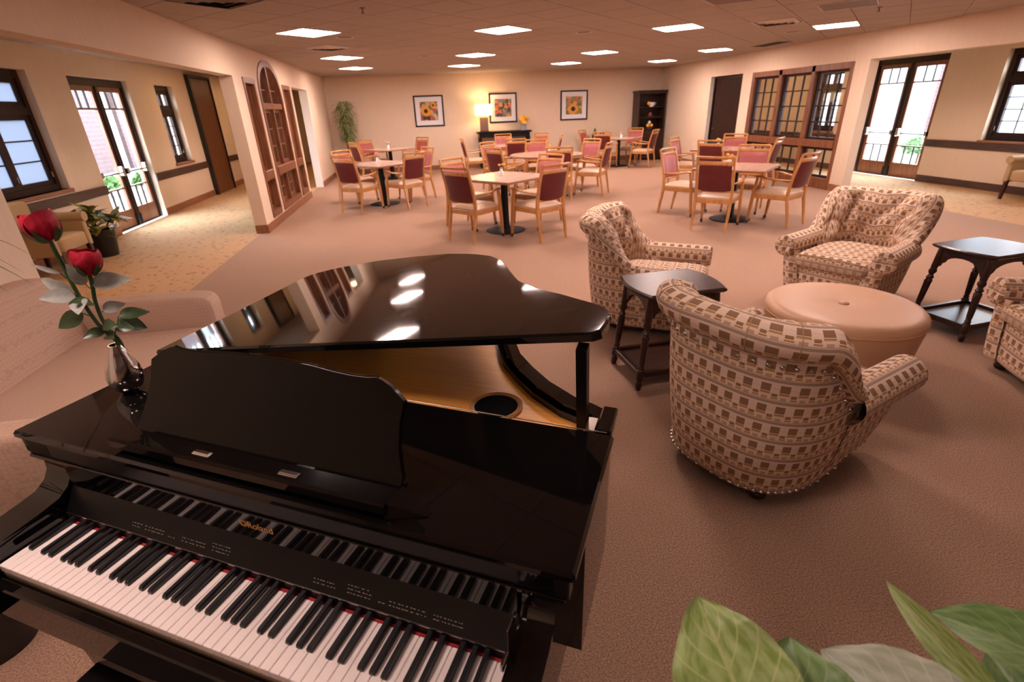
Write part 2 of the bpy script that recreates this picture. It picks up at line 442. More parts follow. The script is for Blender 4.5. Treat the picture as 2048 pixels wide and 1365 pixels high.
# broad pale-green houseplant leaf with veins on its uv
def leaf_mat(name, c1, c2, vein):
    m, nt, b = new_mat(name)
    uvn = N(nt, 'ShaderNodeUVMap'); sp = N(nt, 'ShaderNodeSeparateXYZ'); nt.links.new(uvn.outputs[0], sp.inputs[0])
    ax = mth(nt, 'ABSOLUTE', sp.outputs[0])
    nz = N(nt, 'ShaderNodeTexNoise'); nz.inputs['Scale'].default_value = 5; nz.inputs['Detail'].default_value = 3; nt.links.new(uvn.outputs[0], nz.inputs['Vector'])
    r = N(nt, 'ShaderNodeValToRGB'); r.color_ramp.elements[0].position = .38; r.color_ramp.elements[1].position = .62
    r.color_ramp.elements[0].color = (*c1, 1); r.color_ramp.elements[1].color = (*c2, 1); nt.links.new(nz.outputs['Fac'], r.inputs[0])
    mid = mth(nt, 'LESS_THAN', ax, .035)
    side = mth(nt, 'LESS_THAN', mth(nt, 'FRACT', mth(nt, 'ADD', mth(nt, 'MULTIPLY', sp.outputs[1], 6.0), mth(nt, 'MULTIPLY', ax, -2.2))), .09)
    c = mixc(nt, mth(nt, 'MULTIPLY', mth(nt, 'MAXIMUM', mid, side), .55), r.outputs[0], vein)
    nt.links.new(c, b.inputs['Base Color']); b.inputs['Roughness'].default_value = .45
    return m
leaf_mat('pale_leaf', (.17, .26, .045), (.33, .42, .16), (.48, .50, .22))
leaf_mat('grey_leaf', (.30, .34, .24), (.42, .45, .35), (.5, .52, .42))
leaf_mat('mid_leaf', (.10, .19, .05), (.17, .27, .09), (.26, .34, .14))
leaf_mat('croton_leaf', (.06, .10, .02), (.36, .32, .06), (.50, .38, .08))

# flower photographs inside the frames: blotches of colour
def flower_mat(name, ramp, scale, sun=None):
    m, nt, b = new_mat(name)
    uvn = N(nt, 'ShaderNodeUVMap'); v = N(nt, 'ShaderNodeTexVoronoi'); v.inputs['Scale'].default_value = scale
    nz = N(nt, 'ShaderNodeTexNoise'); nz.inputs['Scale'].default_value = 6; nt.links.new(uvn.outputs[0], nz.inputs['Vector'])
    mx = N(nt, 'ShaderNodeVectorMath', operation='MULTIPLY_ADD'); mx.inputs[1].default_value = (.18, .18, 0)
    nt.links.new(nz.outputs['Color'], mx.inputs[0]); nt.links.new(uvn.outputs[0], mx.inputs[2]); nt.links.new(mx.outputs[0], v.inputs['Vector'])
    sp = N(nt, 'ShaderNodeSeparateColor'); nt.links.new(v.outputs['Color'], sp.inputs[0])
    r = N(nt, 'ShaderNodeValToRGB'); r.color_ramp.interpolation = 'CONSTANT'
    while len(r.color_ramp.elements) < len(ramp): r.color_ramp.elements.new(.5)
    for i, cc in enumerate(ramp): r.color_ramp.elements[i].position = i/len(ramp); r.color_ramp.elements[i].color = (*cc, 1)
    nt.links.new(sp.outputs[0], r.inputs[0]); c = r.outputs[0]
    for (cx, cy, r1, r0) in (sun or []):
        s2 = N(nt, 'ShaderNodeSeparateXYZ'); nt.links.new(uvn.outputs[0], s2.inputs[0])
        dx = mth(nt, 'SUBTRACT', s2.outputs[0], cx); dy = mth(nt, 'SUBTRACT', s2.outputs[1], cy)
        d = mth(nt, 'SQRT', mth(nt, 'ADD', mth(nt, 'MULTIPLY', dx, dx), mth(nt, 'MULTIPLY', dy, dy)))
        an = mth(nt, 'ARCTAN2', dy, dx); rr = mth(nt, 'ADD', r1, mth(nt, 'MULTIPLY', mth(nt, 'SINE', mth(nt, 'MULTIPLY', an, 14.0)), r1*.12))
        c = mixc(nt, mth(nt, 'LESS_THAN', d, rr), c, (.85, .36, .02)); c = mixc(nt, mth(nt, 'LESS_THAN', d, r0), c, (.02, .01, .006))
    nt.links.new(c, b.inputs['Base Color']); b.inputs['Roughness'].default_value = .35
flower_mat('picture_sunflower', [(.10,.13,.04), (.75,.35,.05), (.45,.10,.08), (.20,.22,.10), (.6,.45,.3), (.05,.03,.02)], 5, [(.32, .5, .27, .11), (.75, .8, .16, .06)])
flower_mat('picture_poppies', [(.05,.09,.06), (.70,.14,.08), (.16,.20,.17), (.72,.22,.20), (.25,.26,.24), (.8,.35,.06), (.04,.06,.06)], 6)
flower_mat('picture_sunflower_b', [(.75,.38,.10), (.62,.20,.10), (.14,.16,.04), (.80,.42,.20), (.25,.26,.08), (.5,.15,.1)], 5, [(.45, .30, .30, .13)])

# ---------------------------------------------------------------- the room shell
XL, XR, YB, ZC = -2.47, 7.88, 16.9, 2.667       # inner wall faces, back wall, ceiling
XOL, XOR = -4.95, 10.3                           # outer hall walls
YF = -8.0
def wall_x(x0, x1, y0, y1, z0, z1, holes):
    """wall slab between x0..x1 with rectangular holes (ya, yb, za, zb)"""
    g = G(); ys = sorted({y0, y1, *[h[0] for h in holes], *[h[1] for h in holes]})
    for a, b in zip(ys, ys[1:]):
        zs = [(z0, z1)]
        for h in holes:
            if h[0] < b and h[1] > a:
                n = []
                for p, q in zs:
                    if h[2] > p: n.append((p, min(q, h[2])))
                    if h[3] < q: n.append((max(p, h[3]), q))
                zs = [t for t in n if t[1]-t[0] > 1e-4]
        for p, q in zs: g.box(x0, x1, a, b, p, q)
    return g
struct('floor', G().box(XL-.12, XR+.12, YF, YB, -.1, 0), 'carpet_room', 'brown loop-pile carpet of the dining lounge')
struct('floor_hall_left', G().box(XOL, XL-.12, YF, 22, -.1, 0), 'carpet_hall', 'golden speckled carpet of the hall by the left windows')
struct('floor_hall_right', G().box(XR+.12, XOR, YF, 22, -.1, 0), 'carpet_hall', 'speckled carpet of the hall by the right windows')

# arch opening in the left partition
AY0, AY1, AZ, AT = 9.83, 11.40, 1.95, 2.575
def arch_pts(y0, y1, spring, top, n=24):
    yc = (y0+y1)/2; a = (y1-y0)/2; out = []
    for k in range(n+1):
        t = PI*k/n; cc, ss = math.cos(t), math.sin(t)
        out.append((yc+a*math.copysign(abs(cc)**.85, cc), spring+(top-spring)*abs(ss)**.9))
    return out   # from y1 side over the top to y0 side
holes_l = [(3.6, 8.6, 0, 2.23), (9.04, 9.66, .15, 2.24), (AY0, AY1, .15, AT), (11.54, 12.2, .15, 2.24), (12.42, 14.1, 0, 2.23)]
g = wall_x(XL-.18, XL, YF, 22, 0, ZC, holes_l)
pts = arch_pts(AY0, AY1, AZ, AT); half = len(pts)//2
for seg, yc in ((pts[:half+1], AY1), (pts[half:], AY0)):
    poly = [(yc, AT)] + (seg if yc == AY1 else seg)
    for p, q in zip(seg, seg[1:]):
        if abs(p[0]-q[0])+abs(p[1]-q[1]) < 1e-6: continue
        g.prism([(yc, AT), p, q], XL-.18, XL, lambda a, b, h: (h, a, b))
struct('wall_left', g, 'wall_beige', 'beige partition wall with an arched interior window on the left')
struct('wall_right', wall_x(XR, XR+.18, YF, 22, 0, ZC, [(3.6, 8.73, 0, 2.245), (9.06, 12.1, .0, 2.24), (12.5, 13.95, 0, 2.25)]), 'wall_beige', 'beige partition wall with a large wooden interior window on the right')
struct('wall_back', G().box(XL, XR, YB, YB+.2, 0, ZC), 'wall_beige', 'beige back wall hung with three framed flower pictures')
struct('wall_front', G().box(XOL-.25, XOR+.25, YF-.2, YF, 0, ZC), 'wall_beige')
struct('wall_hall_left', wall_x(XOL-.25, XOL, YF, 22, 0, ZC, [(6.95, 8.47, .85, 2.35), (9.33, 11.05, 0, 2.34), (12.1, 12.95, .87, 2.33)]), 'wall_beige', 'outer wall of the left hall with glazed doors and windows')
struct('wall_hall_right', wall_x(XOR, XOR+.25, YF, 22, 0, ZC, [(6.9, 8.4, .85, 2.33), (9.48, 11.25, 0, 2.37), (12.1, 12.95, .87, 2.33)]), 'wall_beige', 'outer wall of the right hall with glazed doors and windows')
struct('wall_hall_end', G().box(XOL-.25, XL-.18, 22, 22.2, 0, ZC).box(XR+.18, XOR+.25, 22, 22.2, 0, ZC), 'wall_beige')
# wall ends at the two doorways, painted white to imitate daylight
struct('trim_1', G().box(XL-.185, XL+.004, 14.1, 14.112, 0, 2.23).box(XL-.185, XL-.18, 14.1, 14.4, 0, 2.23).xf(Matrix.Translation((0, -.012, 0))), 'wall_daylit', 'left doorway return whitened to show daylight')
struct('trim_2', G().box(XR-.004, XR+.185, 13.938, 13.95, 0, 2.25), 'wall_daylit', 'right doorway return whitened to show daylight')

# ceiling: slab with square tiles hung on the diagonal
CE = struct('ceiling', G().box(XOL-.25, XOR+.25, YF-.2, 22.2, ZC+.008, ZC+.12), 'ceiling_grid', 'suspended ceiling of square tiles set on the diagonal')
TS = .4323; L0 = (-1.2511, 8.0586)
LIGHT_ROWS = [8.0586, 11.517, 14.111]
lights = [(L0[0]+2.5938*i, y) for y in LIGHT_ROWS for i in range(4)] + [(L0[0]+2.5938*i, y) for y in (1.1418, -2.3166) for i in (0, 1)] + [(L0[0]+2.5938*i, 4.6002) for i in (1, 2, 3)]
dark_panels = [(L0[0]+2.5938*i, 1.1418) for i in (2, 3)] + [(L0[0], 4.6002)]
others = {'diffuser': (-1.2511, 9.788), 'off_a': (-2.116+.432*1, 5.8967), 'off_b': (3.5047+.0, 5.8967), 'off_c': (5.2339, 6.3290), 'vent': (5.2339, 7.6259)}
def lattice(p):
    return (round((p[0]-L0[0])/TS), round((p[1]-L0[1])/TS))
taken = {lattice(p) for p in lights+dark_panels} | {lattice(p) for p in others.values()}
tile_g = G().prism([(0, -.424), (.424, 0), (0, .424), (-.424, 0)], ZC, ZC+.01, lambda a, b, h: (a, b, h-ZC))
tiles = []
for i in range(-30, 40):
    for j in range(-40, 40):
        if (i+j) % 2: continue
        x, y = L0[0]+i*TS, L0[1]+j*TS
        if XL+.44 < x < XR-.44 and YF+.45 < y < YB-.45 and (i, j) not in taken: tiles.append((abs(x-2.5)*.5+abs(y-7.5), x, y))
tiles.sort(); first = None; rest = G()
for k, (d, x, y) in enumerate(tiles):
    if k < 290:
        if first is None: first = obj('tile', tile_g, 'ceiling_tile', CE, loc=(x, y, ZC))
        else: share('tile', first, CE, (x, y, ZC))
    else: rest.add([(p[0]+x, p[1]+y, p[2]+ZC) for p in tile_g.v], tile_g.f)
# cut tiles along the walls and the hall ceilings
def clip(poly, ax, lim, sgn):
    out = []
    for p, q in zip(poly, poly[1:]+poly[:1]):
        ip, iq = sgn*(p[ax]-lim) <= 0, sgn*(q[ax]-lim) <= 0
        if ip: out.append(p)
        if ip != iq:
            t = (lim-p[ax])/(q[ax]-p[ax]); out.append((p[0]+(q[0]-p[0])*t, p[1]+(q[1]-p[1])*t))
    return out
for i in range(-30, 40):
    for j in range(-40, 40):
        if (i+j) % 2 or (i, j) in taken: continue
        x, y = L0[0]+i*TS, L0[1]+j*TS
        if XL+.44 < x < XR-.44 and YF+.45 < y < YB-.45: continue
        for (a0, a1, b0, b1) in ((XL, XR, YF, YB), (XOL, XL-.18, YF, 22), (XR+.18, XOR, YF, 22)):
            po = [(x, y-.424), (x+.424, y), (x, y+.424), (x-.424, y)]
            for ax, lim, sgn in ((0, a0, -1), (0, a1, 1), (1, b0, -1), (1, b1, 1)):
                if po: po = clip(po, ax, lim, sgn)
            if len(po) > 2: rest.prism(po, ZC, ZC+.01, lambda a, b, h: (a, b, h))
o = obj('tile_field', rest, 'ceiling_tile', CE); o['kind'] = 'stuff'

# lit ceiling panels
row_words = {-2.3166: 'in the unseen row behind the camera', 4.6002: 'in the unseen row above the club chairs', 1.1418: 'above the piano, outside the photo', 8.0586: 'in the nearest visible row', 11.517: 'in the middle row', 14.111: 'in the row by the back wall'}
col_words = ['leftmost', 'second from the left', 'third from the left', 'rightmost']
frame_g = G()
R45 = Matrix.Rotation(PI/4, 4, 'Z')
for a, b_, c_, d in ((-.3, .3, -.3, -.287), (-.3, .3, .287, .3), (-.3, -.287, -.287, .287), (.287, .3, -.287, .287)): frame_g.box(a, b_, c_, d, -.006, .008)
frame_g.xf(R45); glow_g = G().box(-.286, .286, -.286, .286, -.002, .006).xf(R45)
fr0 = gl0 = None
for k, (x, y) in enumerate(lights):
    t = thing('ceiling_light', 'square lit ceiling panel, %s %s' % (col_words[round((x-L0[0])/2.5938)], row_words[y]), 'ceiling light', (x, y, ZC), 0, 'lit ceiling panels')
    if fr0 is None: fr0 = obj('frame', frame_g, 'fixture_white', t); gl0 = obj('diffuser', glow_g, 'panel_glow', t)
    elif y < 2: share('frame', fr0, t); obj('diffuser', G().add(glow_g.v, glow_g.f), 'panel_glow_half' if x < 0 else 'panel_glow_low', t)      # unseen panels near the camera, weakened to suit the foreground light
    else: share('frame', fr0, t); share('diffuser', gl0, t)
# air diffuser, unlit fixtures, vents, speakers, sprinklers
def diffuser(x, y, label, m='fixture_white', cat='air vent', name='air_diffuser'):
    t = thing(name, label, cat, (x, y, ZC))
    obj('frame', G().add(frame_g.v, frame_g.f), m, t)
    for k, r in enumerate((.25, .17, .09)):
        g = G()
        for s in range(4):
            g.add([(-r, -r, 0), (r, -r, 0), (r-.05, -r+.05, -.022), (-r+.05, -r+.05, -.022)], [(0, 1, 2, 3)])
            for q in range(4): pass
            st = len(g.v)-4; g.xf(Matrix.Rotation(PI/2*s, 4, 'Z'), st)
        obj('vane', g.xf(R45), m, t, normals=False)
    obj('back_plate', G().box(-.285, .285, -.285, .285, .0, .006).xf(R45), 'fixture_brown', t)
diffuser(*others['diffuser'], 'square air diffuser in the ceiling above the left tables')
diffuser(*others['off_a'], 'dark square return grille in the ceiling at the top left', 'fixture_brown', name='return_grille')
diffuser(*others['vent'], 'pale square air diffuser in the ceiling left of the rightmost near light')
def unlit(p, label):
    t = thing('unlit_light_panel', label, 'ceiling light', (p[0], p[1], ZC))
    obj('frame', G().add(frame_g.v, frame_g.f), 'fixture_white', t); obj('diffuser', G().add(glow_g.v, glow_g.f), 'fixture_brown', t)
unlit(others['off_b'], 'switched-off square ceiling panel cut by the top edge of the photo')
for k, p in enumerate(dark_panels): unlit(p, 'switched-off square ceiling panel above the camera, number %s' % ('three', 'four', 'one, farther on')[k])
unlit(others['off_c'], 'switched-off square ceiling panel with a metal frame at the top right')
for (x, y, w) in ((-.85, 8.57, 'just right of the leftmost near ceiling light'), (2.61, 8.4, 'between the two middle near ceiling lights'), (.34, 11.52, 'between the middle-row lights on the left'), (6.29, 8.74, 'behind the rightmost near ceiling light')):
    t = thing('ceiling_speaker', 'round dark ceiling speaker ' + w, 'speaker', (x, y, ZC))
    obj('ring', G().lathe([(.10, 0), (.125, -.004), (.125, .003), (.10, .003), (.10, 0)], 24, cap=False), 'fixture_white', t, smooth=40)
    obj('grille', G().lathe([(0, -.002), (.10, -.002), (.10, .004)], 24), 'fixture_brown', t)
t = thing('slot_vent', 'long dark slot vent in the ceiling near the right wall', 'air vent', (7.15, 10.52, ZC))
obj('frame', G().box(-.16, .16, -.42, .42, -.006, .006), 'fixture_brown', t); 
for k in range(3): obj('slat', G().box(-.12+.09*k, -.07+.09*k, -.39, .39, -.010, -.006), 'black_iron', t)
for (x, y, w) in ((-.41, 6.32, 'at the top left of the photo'), (5.83, 6.51, 'at the top right of the photo')):
    t = thing('sprinkler', 'small pendant sprinkler head in the ceiling ' + w, 'sprinkler', (x, y, ZC))
    obj('stem', G().lathe([(.03, 0), (.03, -.006), (.008, -.008), (.008, -.045), (.0, -.046)], 12), 'fixture_brown', t, smooth=40)
    obj('deflector', G().lathe([(0, -.046), (.022, -.046), (.022, -.050), (0, -.050)], 12), 'fixture_brown', t)
# halls: small warm downlights added to brighten walls and floors
for k, (x, y, w) in enumerate(((-3.7, 6.0, 'nearest in the left hall'), (-3.7, 12.4, 'middle of the left hall'), (-3.7, 15.6, 'third in the left hall'), (-3.7, 18.8, 'far end of the left hall'), (9.1, 6.4, 'nearest in the right hall'), (9.1, 12.4, 'middle of the right hall'), (9.1, 14.2, 'third in the right hall'), (9.1, 16.0, 'far end of the right hall'))):
    t = thing('added_downlight', 'added round recessed warm light, ' + w, 'ceiling light', (x, y, ZC), 0, 'added hall downlights')
    obj('trim_ring', G().lathe([(.11, 0), (.135, -.005), (.135, .003), (.11, .003), (.11, 0)], 20, cap=False), 'fixture_white', t, smooth=40)
    obj('lens', G().lathe([(0, -.001), (.11, -.001), (.11, .004)], 20), 'hall_glow', t)

# baseboards, chair rails
bb = .13
def bbx(name, x0, x1, runs, m='oak_base', z0=0, z1=bb, label=None):
    g = G()
    for a, b in runs: g.box(x0, x1, a, b, z0, z1, .006)
    return struct(name, g, m, label)
bbx('baseboard_left', XL, XL+.016, [(8.6, 12.42), (14.1, YB), (YF, 3.6)], label='wood baseboard along the left partition')
g = G(); g.box(XL-.18, XL+.016, 8.584, 8.6, 0, bb, .004); struct('baseboard_pillar_left', g, 'oak_base', 'wood baseboard wrapping the pillar end')
bbx('baseboard_right', XR-.016, XR, [(8.73, 9.06), (12.1, 12.5), (13.95, YB), (YF, 3.6)], label='wood baseboard along the right partition')
struct('baseboard_back', G().box(XL+.016, XR-.016, YB-.016, YB, 0, bb, .006), 'oak_base', 'wood baseboard along the back wall')
bbx('baseboard_hall_left', XOL, XOL+.016, [(YF, 9.33), (11.05, 13.72), (15.02, 22)], label='wood baseboard of the left hall')
bbx('baseboard_hall_right', XOR-.016, XOR, [(YF, 9.48), (11.25, 22)], 'rail_dark', label='dark wood baseboard of the right hall')
bbx('trim_3', XOL, XOL+.03, [(YF, 9.33), (11.05, 13.72), (15.02, 22)], 'rail_dark', .64, .78, 'dark wooden handrail along the left hall wall')
bbx('trim_4', XOR-.03, XOR, [(YF, 9.48), (11.25, 22)], 'rail_dark', .68, .82, 'dark wooden handrail along the right hall wall')

# ---------------------------------------------------------------- doors and windows
def pane(p, x, y0, y1, z0, z1, m='glass'):
    obj('pane', G().box(x-.003, x+.003, y0, y1, z0, z1), m, p, normals=True)
def glazing(p, x, y0, y1, z0, z1, nc, nr, m, mun=.022, dep=.03, gm='glass'):
    """muntins as parts plus one pane for each light"""
    w = (y1-y0-mun*(nc-1))/nc; h = (z1-z0-mun*(nr-1))/nr
    for i in range(1, nc): obj('muntin', G().box(x-dep/2, x+dep/2, y0+i*(w+mun)-mun, y0+i*(w+mun), z0, z1, .004), m, p)
    for j in range(1, nr): obj('muntin', G().box(x-dep/2*.9, x+dep/2*.9, y0, y1, z0+j*(h+mun)-mun, z0+j*(h+mun), .004), m, p)
    for i in range(nc):
        for j in range(nr): pane(p, x, y0+i*(w+mun), y0+i*(w+mun)+w, z0+j*(h+mun), z0+j*(h+mun)+h, gm)
def exterior_door(name, X, y0, y1, zt, s, label):
    yc = (y0+y1)/2; R_ = root_struct(name, (X, yc, 0), label); w = (y1-y0)/2; xo = -s*.13
    g = G(); g.box(xo-.05, xo+.05, -w, -w+.07, 0, zt).box(xo-.05, xo+.05, w-.07, w, 0, zt).box(xo-.05, xo+.05, -w+.07, w-.07, zt-.11, zt).box(xo-.045, xo+.045, -.03, .03, 0, zt-.11)
    obj('door_frame', g, 'dark_frame', R_)
    obj('threshold', G().box(xo-.06, xo+.06, -w+.07, w-.07, 0, .012), 'bronze', R_)
    for q in (-1, 1):
        a, b_ = (-w+.07, -.03) if q < 0 else (.03, w-.07)
        g = G(); st = .085; x0, x1 = xo-.022, xo+.022
        g.box(x0, x1, a, a+st, .012, zt-.11).box(x0, x1, b_-st, b_, .012, zt-.11).box(x0, x1, a+st, b_-st, zt-.19, zt-.11).box(x0, x1, a+st, b_-st, .012, .30)
        g.box(x0, x1, a+st, b_-st, 1.88, 1.905).box(x0, x1, a+st, b_-st, .635, .66)
        lf = obj('door_leaf', g, 'oak_frame', R_)
        glazing(lf, xo, a+st, b_-st, 1.905, zt-.19, 3, 1, 'dark_frame')
        glazing(lf, xo, a+st, b_-st, .66, 1.88, 1, 1, 'dark_frame')
        glazing(lf, xo, a+st, b_-st, .30, .635, 3, 1, 'dark_frame')
        hx = xo+s*.022
        obj('crash_bar', G().tube([(hx+s*.06, a+.05, .90), (hx+s*.06, b_-.05, .90)], .012, 8), 'bronze', lf, smooth=40)
        obj('latch_case', G().box(hx, hx+s*.075, b_-.09, b_-.02, .84, 1.0, .012), 'nickel', lf)
        obj('latch_case', G().box(hx, hx+s*.075, a+.02, a+.075, .86, .96, .012), 'nickel', lf)
        obj('astragal', G().tube([(hx+s*.02, -.045 if q < 0 else .045, .05), (hx+s*.02, -.045 if q < 0 else .045, zt-.2)], .011, 8), 'bronze', lf, smooth=40)
        obj('floor_bolt', G().box(hx, hx+s*.04, -.075 if q < 0 else .045, -.045 if q < 0 else .075, .02, .2, .006), 'black_iron', lf)
exterior_door('door_1', XOL, 9.33, 11.05, 2.34, 1, 'glazed double door with dark frame on the left, brick court outside')
exterior_door('door_2', XOR, 9.48, 11.25, 2.37, -1, 'glazed double door with dark frame on the right')
def casement(name, X, y0, y1, z0, z1, s, n, gm, grid, label):
    yc = (y0+y1)/2; R_ = root_struct(name, (X, yc, 0), label); w = (y1-y0)/2; xo = -s*.15; zt = 1.86
    g = G(); f = .075
    g.box(xo-.05, xo+.05, -w, -w+f, z0, z1).box(xo-.05, xo+.05, w-f, w, z0, z1).box(xo-.05, xo+.05, -w+f, w-f, z1-.10, z1).box(xo-.05, xo+.05, -w+f, w-f, z0, z0+f).box(xo-.05, xo+.05, -w+f, w-f, zt-.05, zt+.05)
    obj('window_frame', g, 'dark_frame', R_)
    obj('window_sill', G().box(xo+.0*s, s*.03, -w-.04, w+.04, z0-.05, z0+.0, .006), 'oak_base', R_)
    sw = (2*w-2*f)/n
    for k in range(n):
        a = -w+f+k*sw; b_ = a+sw; st = .06
        for (za, zb, nc, nr) in ((z0+f, zt-.05, *grid), (zt+.05, z1-.10, grid[0], 1)):
            g = G(); x0, x1 = xo-.02, xo+.03
            g.box(x0, x1, a, a+st, za, zb).box(x0, x1, b_-st, b_, za, zb).box(x0, x1, a+st, b_-st, za, za+st).box(x0, x1, a+st, b_-st, zb-st, zb)
            sh = obj('sash', g, 'dark_frame', R_)
            glazing(sh, xo, a+st, b_-st, za+st, zb-st, nc, nr, 'dark_frame', .016, .02, gm)
        obj('latch', G().tube([(xo+s*.03, b_-.03, z0+.16), (xo+s*.06, b_-.03, z0+.17), (xo+s*.06, b_-.03, z0+.24)], .008, 8), 'nickel', R_, smooth=40)
casement('window_1', XOL, 6.95, 8.47, .85, 2.35, 1, 2, 'sheer_pane', (1, 3), 'dark casement window with white sheers at the far left')
casement('window_2', XOL, 12.1, 12.95, .87, 2.33, 1, 2, 'glass', (1, 4), 'narrow dark casement window right of the left glazed doors')
casement('window_3', XOR, 6.9, 8.4, .85, 2.33, -1, 2, 'glass', (2, 4), 'dark casement window at the right edge')
casement('window_4', XOR, 12.1, 12.95, .87, 2.33, -1, 2, 'glass', (1, 4), 'narrow casement window seen through the right interior window')

# interior window on the right: three bays of small panes in oak
R_ = root_struct('window_5', (XR+.09, 10.58, 0), 'large oak interior window of three bays with small panes on the right')
W2 = 1.52; g = G(); xa, xb = -.10, .10
for a in (-W2, -W2+.93+.055, W2-.93-.055-.09+.0, W2-.09): pass
posts = [(-W2, -W2+.09), (-.55, -.45), (.45, .55), (W2-.09, W2)]
for a, b_ in posts: g.box(xa, xb, a, b_, 0, 2.24, .006)
g.box(xa, xb, -W2+.09, W2-.09, 2.13, 2.24, .006).box(xa-.01, xb+.01, -W2+.09, W2-.09, .76, .90, .008).box(xa, xb, -W2+.09, W2-.09, 0, .20, .006)
obj('oak_post_frame', g, 'oak_frame', R_)
for (a, b_) in ((-W2+.09, -.55), (-.45, .45), (.55, W2-.09)):
    for (za, zb, nr) in ((.90, 2.13, 4), (.20, .76, 1)):
        g = G(); st = .045
        g.box(-.025, .025, a, a+st, za, zb).box(-.025, .025, b_-st, b_, za, zb).box(-.025, .025, a+st, b_-st, za, za+st).box(-.025, .025, a+st, b_-st, zb-st, zb)
        sh = obj('sash', g, 'dark_frame', R_)
        glazing(sh, 0, a+st, b_-st, za+st, zb-st, 3, nr, 'dark_frame', .024, .035)

# interior window on the left: arched centre light between two narrow side lights
def side_light(name, y0, y1, label):
    R_ = root_struct(name, (XL-.09, (y0+y1)/2, 0), label); w = (y1-y0)/2; g = G(); x0, x1 = -.105, .105
    g.box(x0, x1, -w, -w+.06, .15, 2.24, .005).box(x0, x1, w-.06, w, .15, 2.24, .005).box(x0, x1, -w+.06, w-.06, 2.16, 2.24, .005).box(x0, x1, -w+.06, w-.06, .15, .25, .005).box(x0-.01, x1+.01, -w+.06, w-.06, .73, .88, .008)
    obj('oak_frame', g, 'oak_frame', R_)
    for za, zb in ((.25, .73), (.88, 2.16)):
        g = G(); st = .04; a, b_ = -w+.06, w-.06
        g.box(-.02, .02, a, a+st, za, zb).box(-.02, .02, b_-st, b_, za, zb).box(-.02, .02, a+st, b_-st, za, za+st).box(-.02, .02, a+st, b_-st, zb-st, zb)
        sh = obj('sash', g, 'oak_frame', R_); pane(sh, 0, a+st, b_-st, za+st, zb-st)
side_light('window_6', 9.04, 9.66, 'narrow oak side light nearest the pillar on the left')
side_light('window_7', 11.54, 12.2, 'narrow oak side light right of the arch on the left')
R_ = root_struct('window_8', (XL-.09, (AY0+AY1)/2, 0), 'arched oak interior window in the left partition')
w = (AY1-AY0)/2; g = G()
oa = [(a-(AY0+AY1)/2, b_) for a, b_ in arch_pts(AY0, AY1, AZ, AT, 28)]
ia = [(a-(AY0+AY1)/2, b_) for a, b_ in arch_pts(AY0+.09, AY1-.09, AZ, AT-.10, 28)]
for k in range(28): g.prism([oa[k], oa[k+1], ia[k+1], ia[k]], -.105, .105, lambda a, b_, h: (h, a, b_))
g.box(-.105, .105, -w, -w+.09, .15, AZ).box(-.105, .105, w-.09, w, .15, AZ).box(-.105, .105, -w+.09, w-.09, .15, .25).box(-.115, .115, -w+.09, w-.09, .73, .88, .008).box(-.08, .08, -w+.09, w-.09, 1.80, 1.90, .006).box(-.08, .08, -.035, .035, .25, AT-.10, .006)
obj('oak_frame', g, 'oak_frame', R_)
for q in (-1, 1):
    a, b_ = (-w+.09, -.035) if q < 0 else (.035, w-.09)
    for (za, zb, nr) in ((.25, .73, 2), (.88, 1.80, 3)):
        g = G(); st = .05
        g.box(-.02, .02, a, a+st, za, zb).box(-.02, .02, b_-st, b_, za, zb).box(-.02, .02, a+st, b_-st, za, za+st).box(-.02, .02, a+st, b_-st, zb-st, zb)
        sh = obj('sash', g, 'oak_frame', R_); glazing(sh, 0, a+st, b_-st, za+st, zb-st, 1, nr, 'oak_frame', .022, .03)
    top = [p for p in ia if (p[0] < -.035 if q < 0 else p[0] > .035)]
    poly = [((-.035 if q < 0 else .035), 1.90)] + ([(-.035, AT-.10)] if q < 0 else []) + top + ([(.035, AT-.10)] if q > 0 else [])
    if q < 0: poly = [(-.035, 1.90), (-.035, AT-.10)] + top + [(-w+.09, 1.90)]
    else: poly = [(w-.09, 1.90)] + top + [(.035, AT-.10), (.035, 1.90)]
    obj('pane', G().prism(poly, -.003, .003, lambda a, b_, h: (h, a, b_)), 'glass', R_, tri=True)
    obj('muntin', G().box(-.015, .015, a, b_, 2.10, 2.122, .004), 'oak_frame', R_)

# tall wooden fire door folded back on the left hall wall, dark door in the right doorway
R_ = root_struct('door_3', (XOL, 14.37, 0), 'tall brown wooden fire door folded against the left hall wall')
obj('door_slab', G().box(.012, .06, -.55, .62, .012, 2.54, .005), 'slab_wood', R_)
obj('steel_frame', G().box(0, .09, -.65, -.56, 0, 2.6).box(0, .09, .63, .655, 0, 2.6).box(0, .09, -.56, .63, 2.55, 2.6), 'metal_door', R_)
R_ = root_struct('door_4', (XR+.12, 13.2, 0), 'dark closed door set back in the right doorway')
obj('door_slab', G().box(.02, .06, -.66, .70, .012, 2.2, .004), 'dark_frame', R_)
obj('door_frame', G().box(-.02, .06, -.70, -.665, 0, 2.25).box(-.02, .06, .705, .738, 0, 2.25).box(-.02, .06, -.665, .705, 2.205, 2.25), 'metal_door', R_)
obj('handle', G().tube([(.02, .58, 1.0), (-.03, .58, 1.0), (-.03, .47, 1.0)], .009, 8), 'nickel', R_, smooth=40)

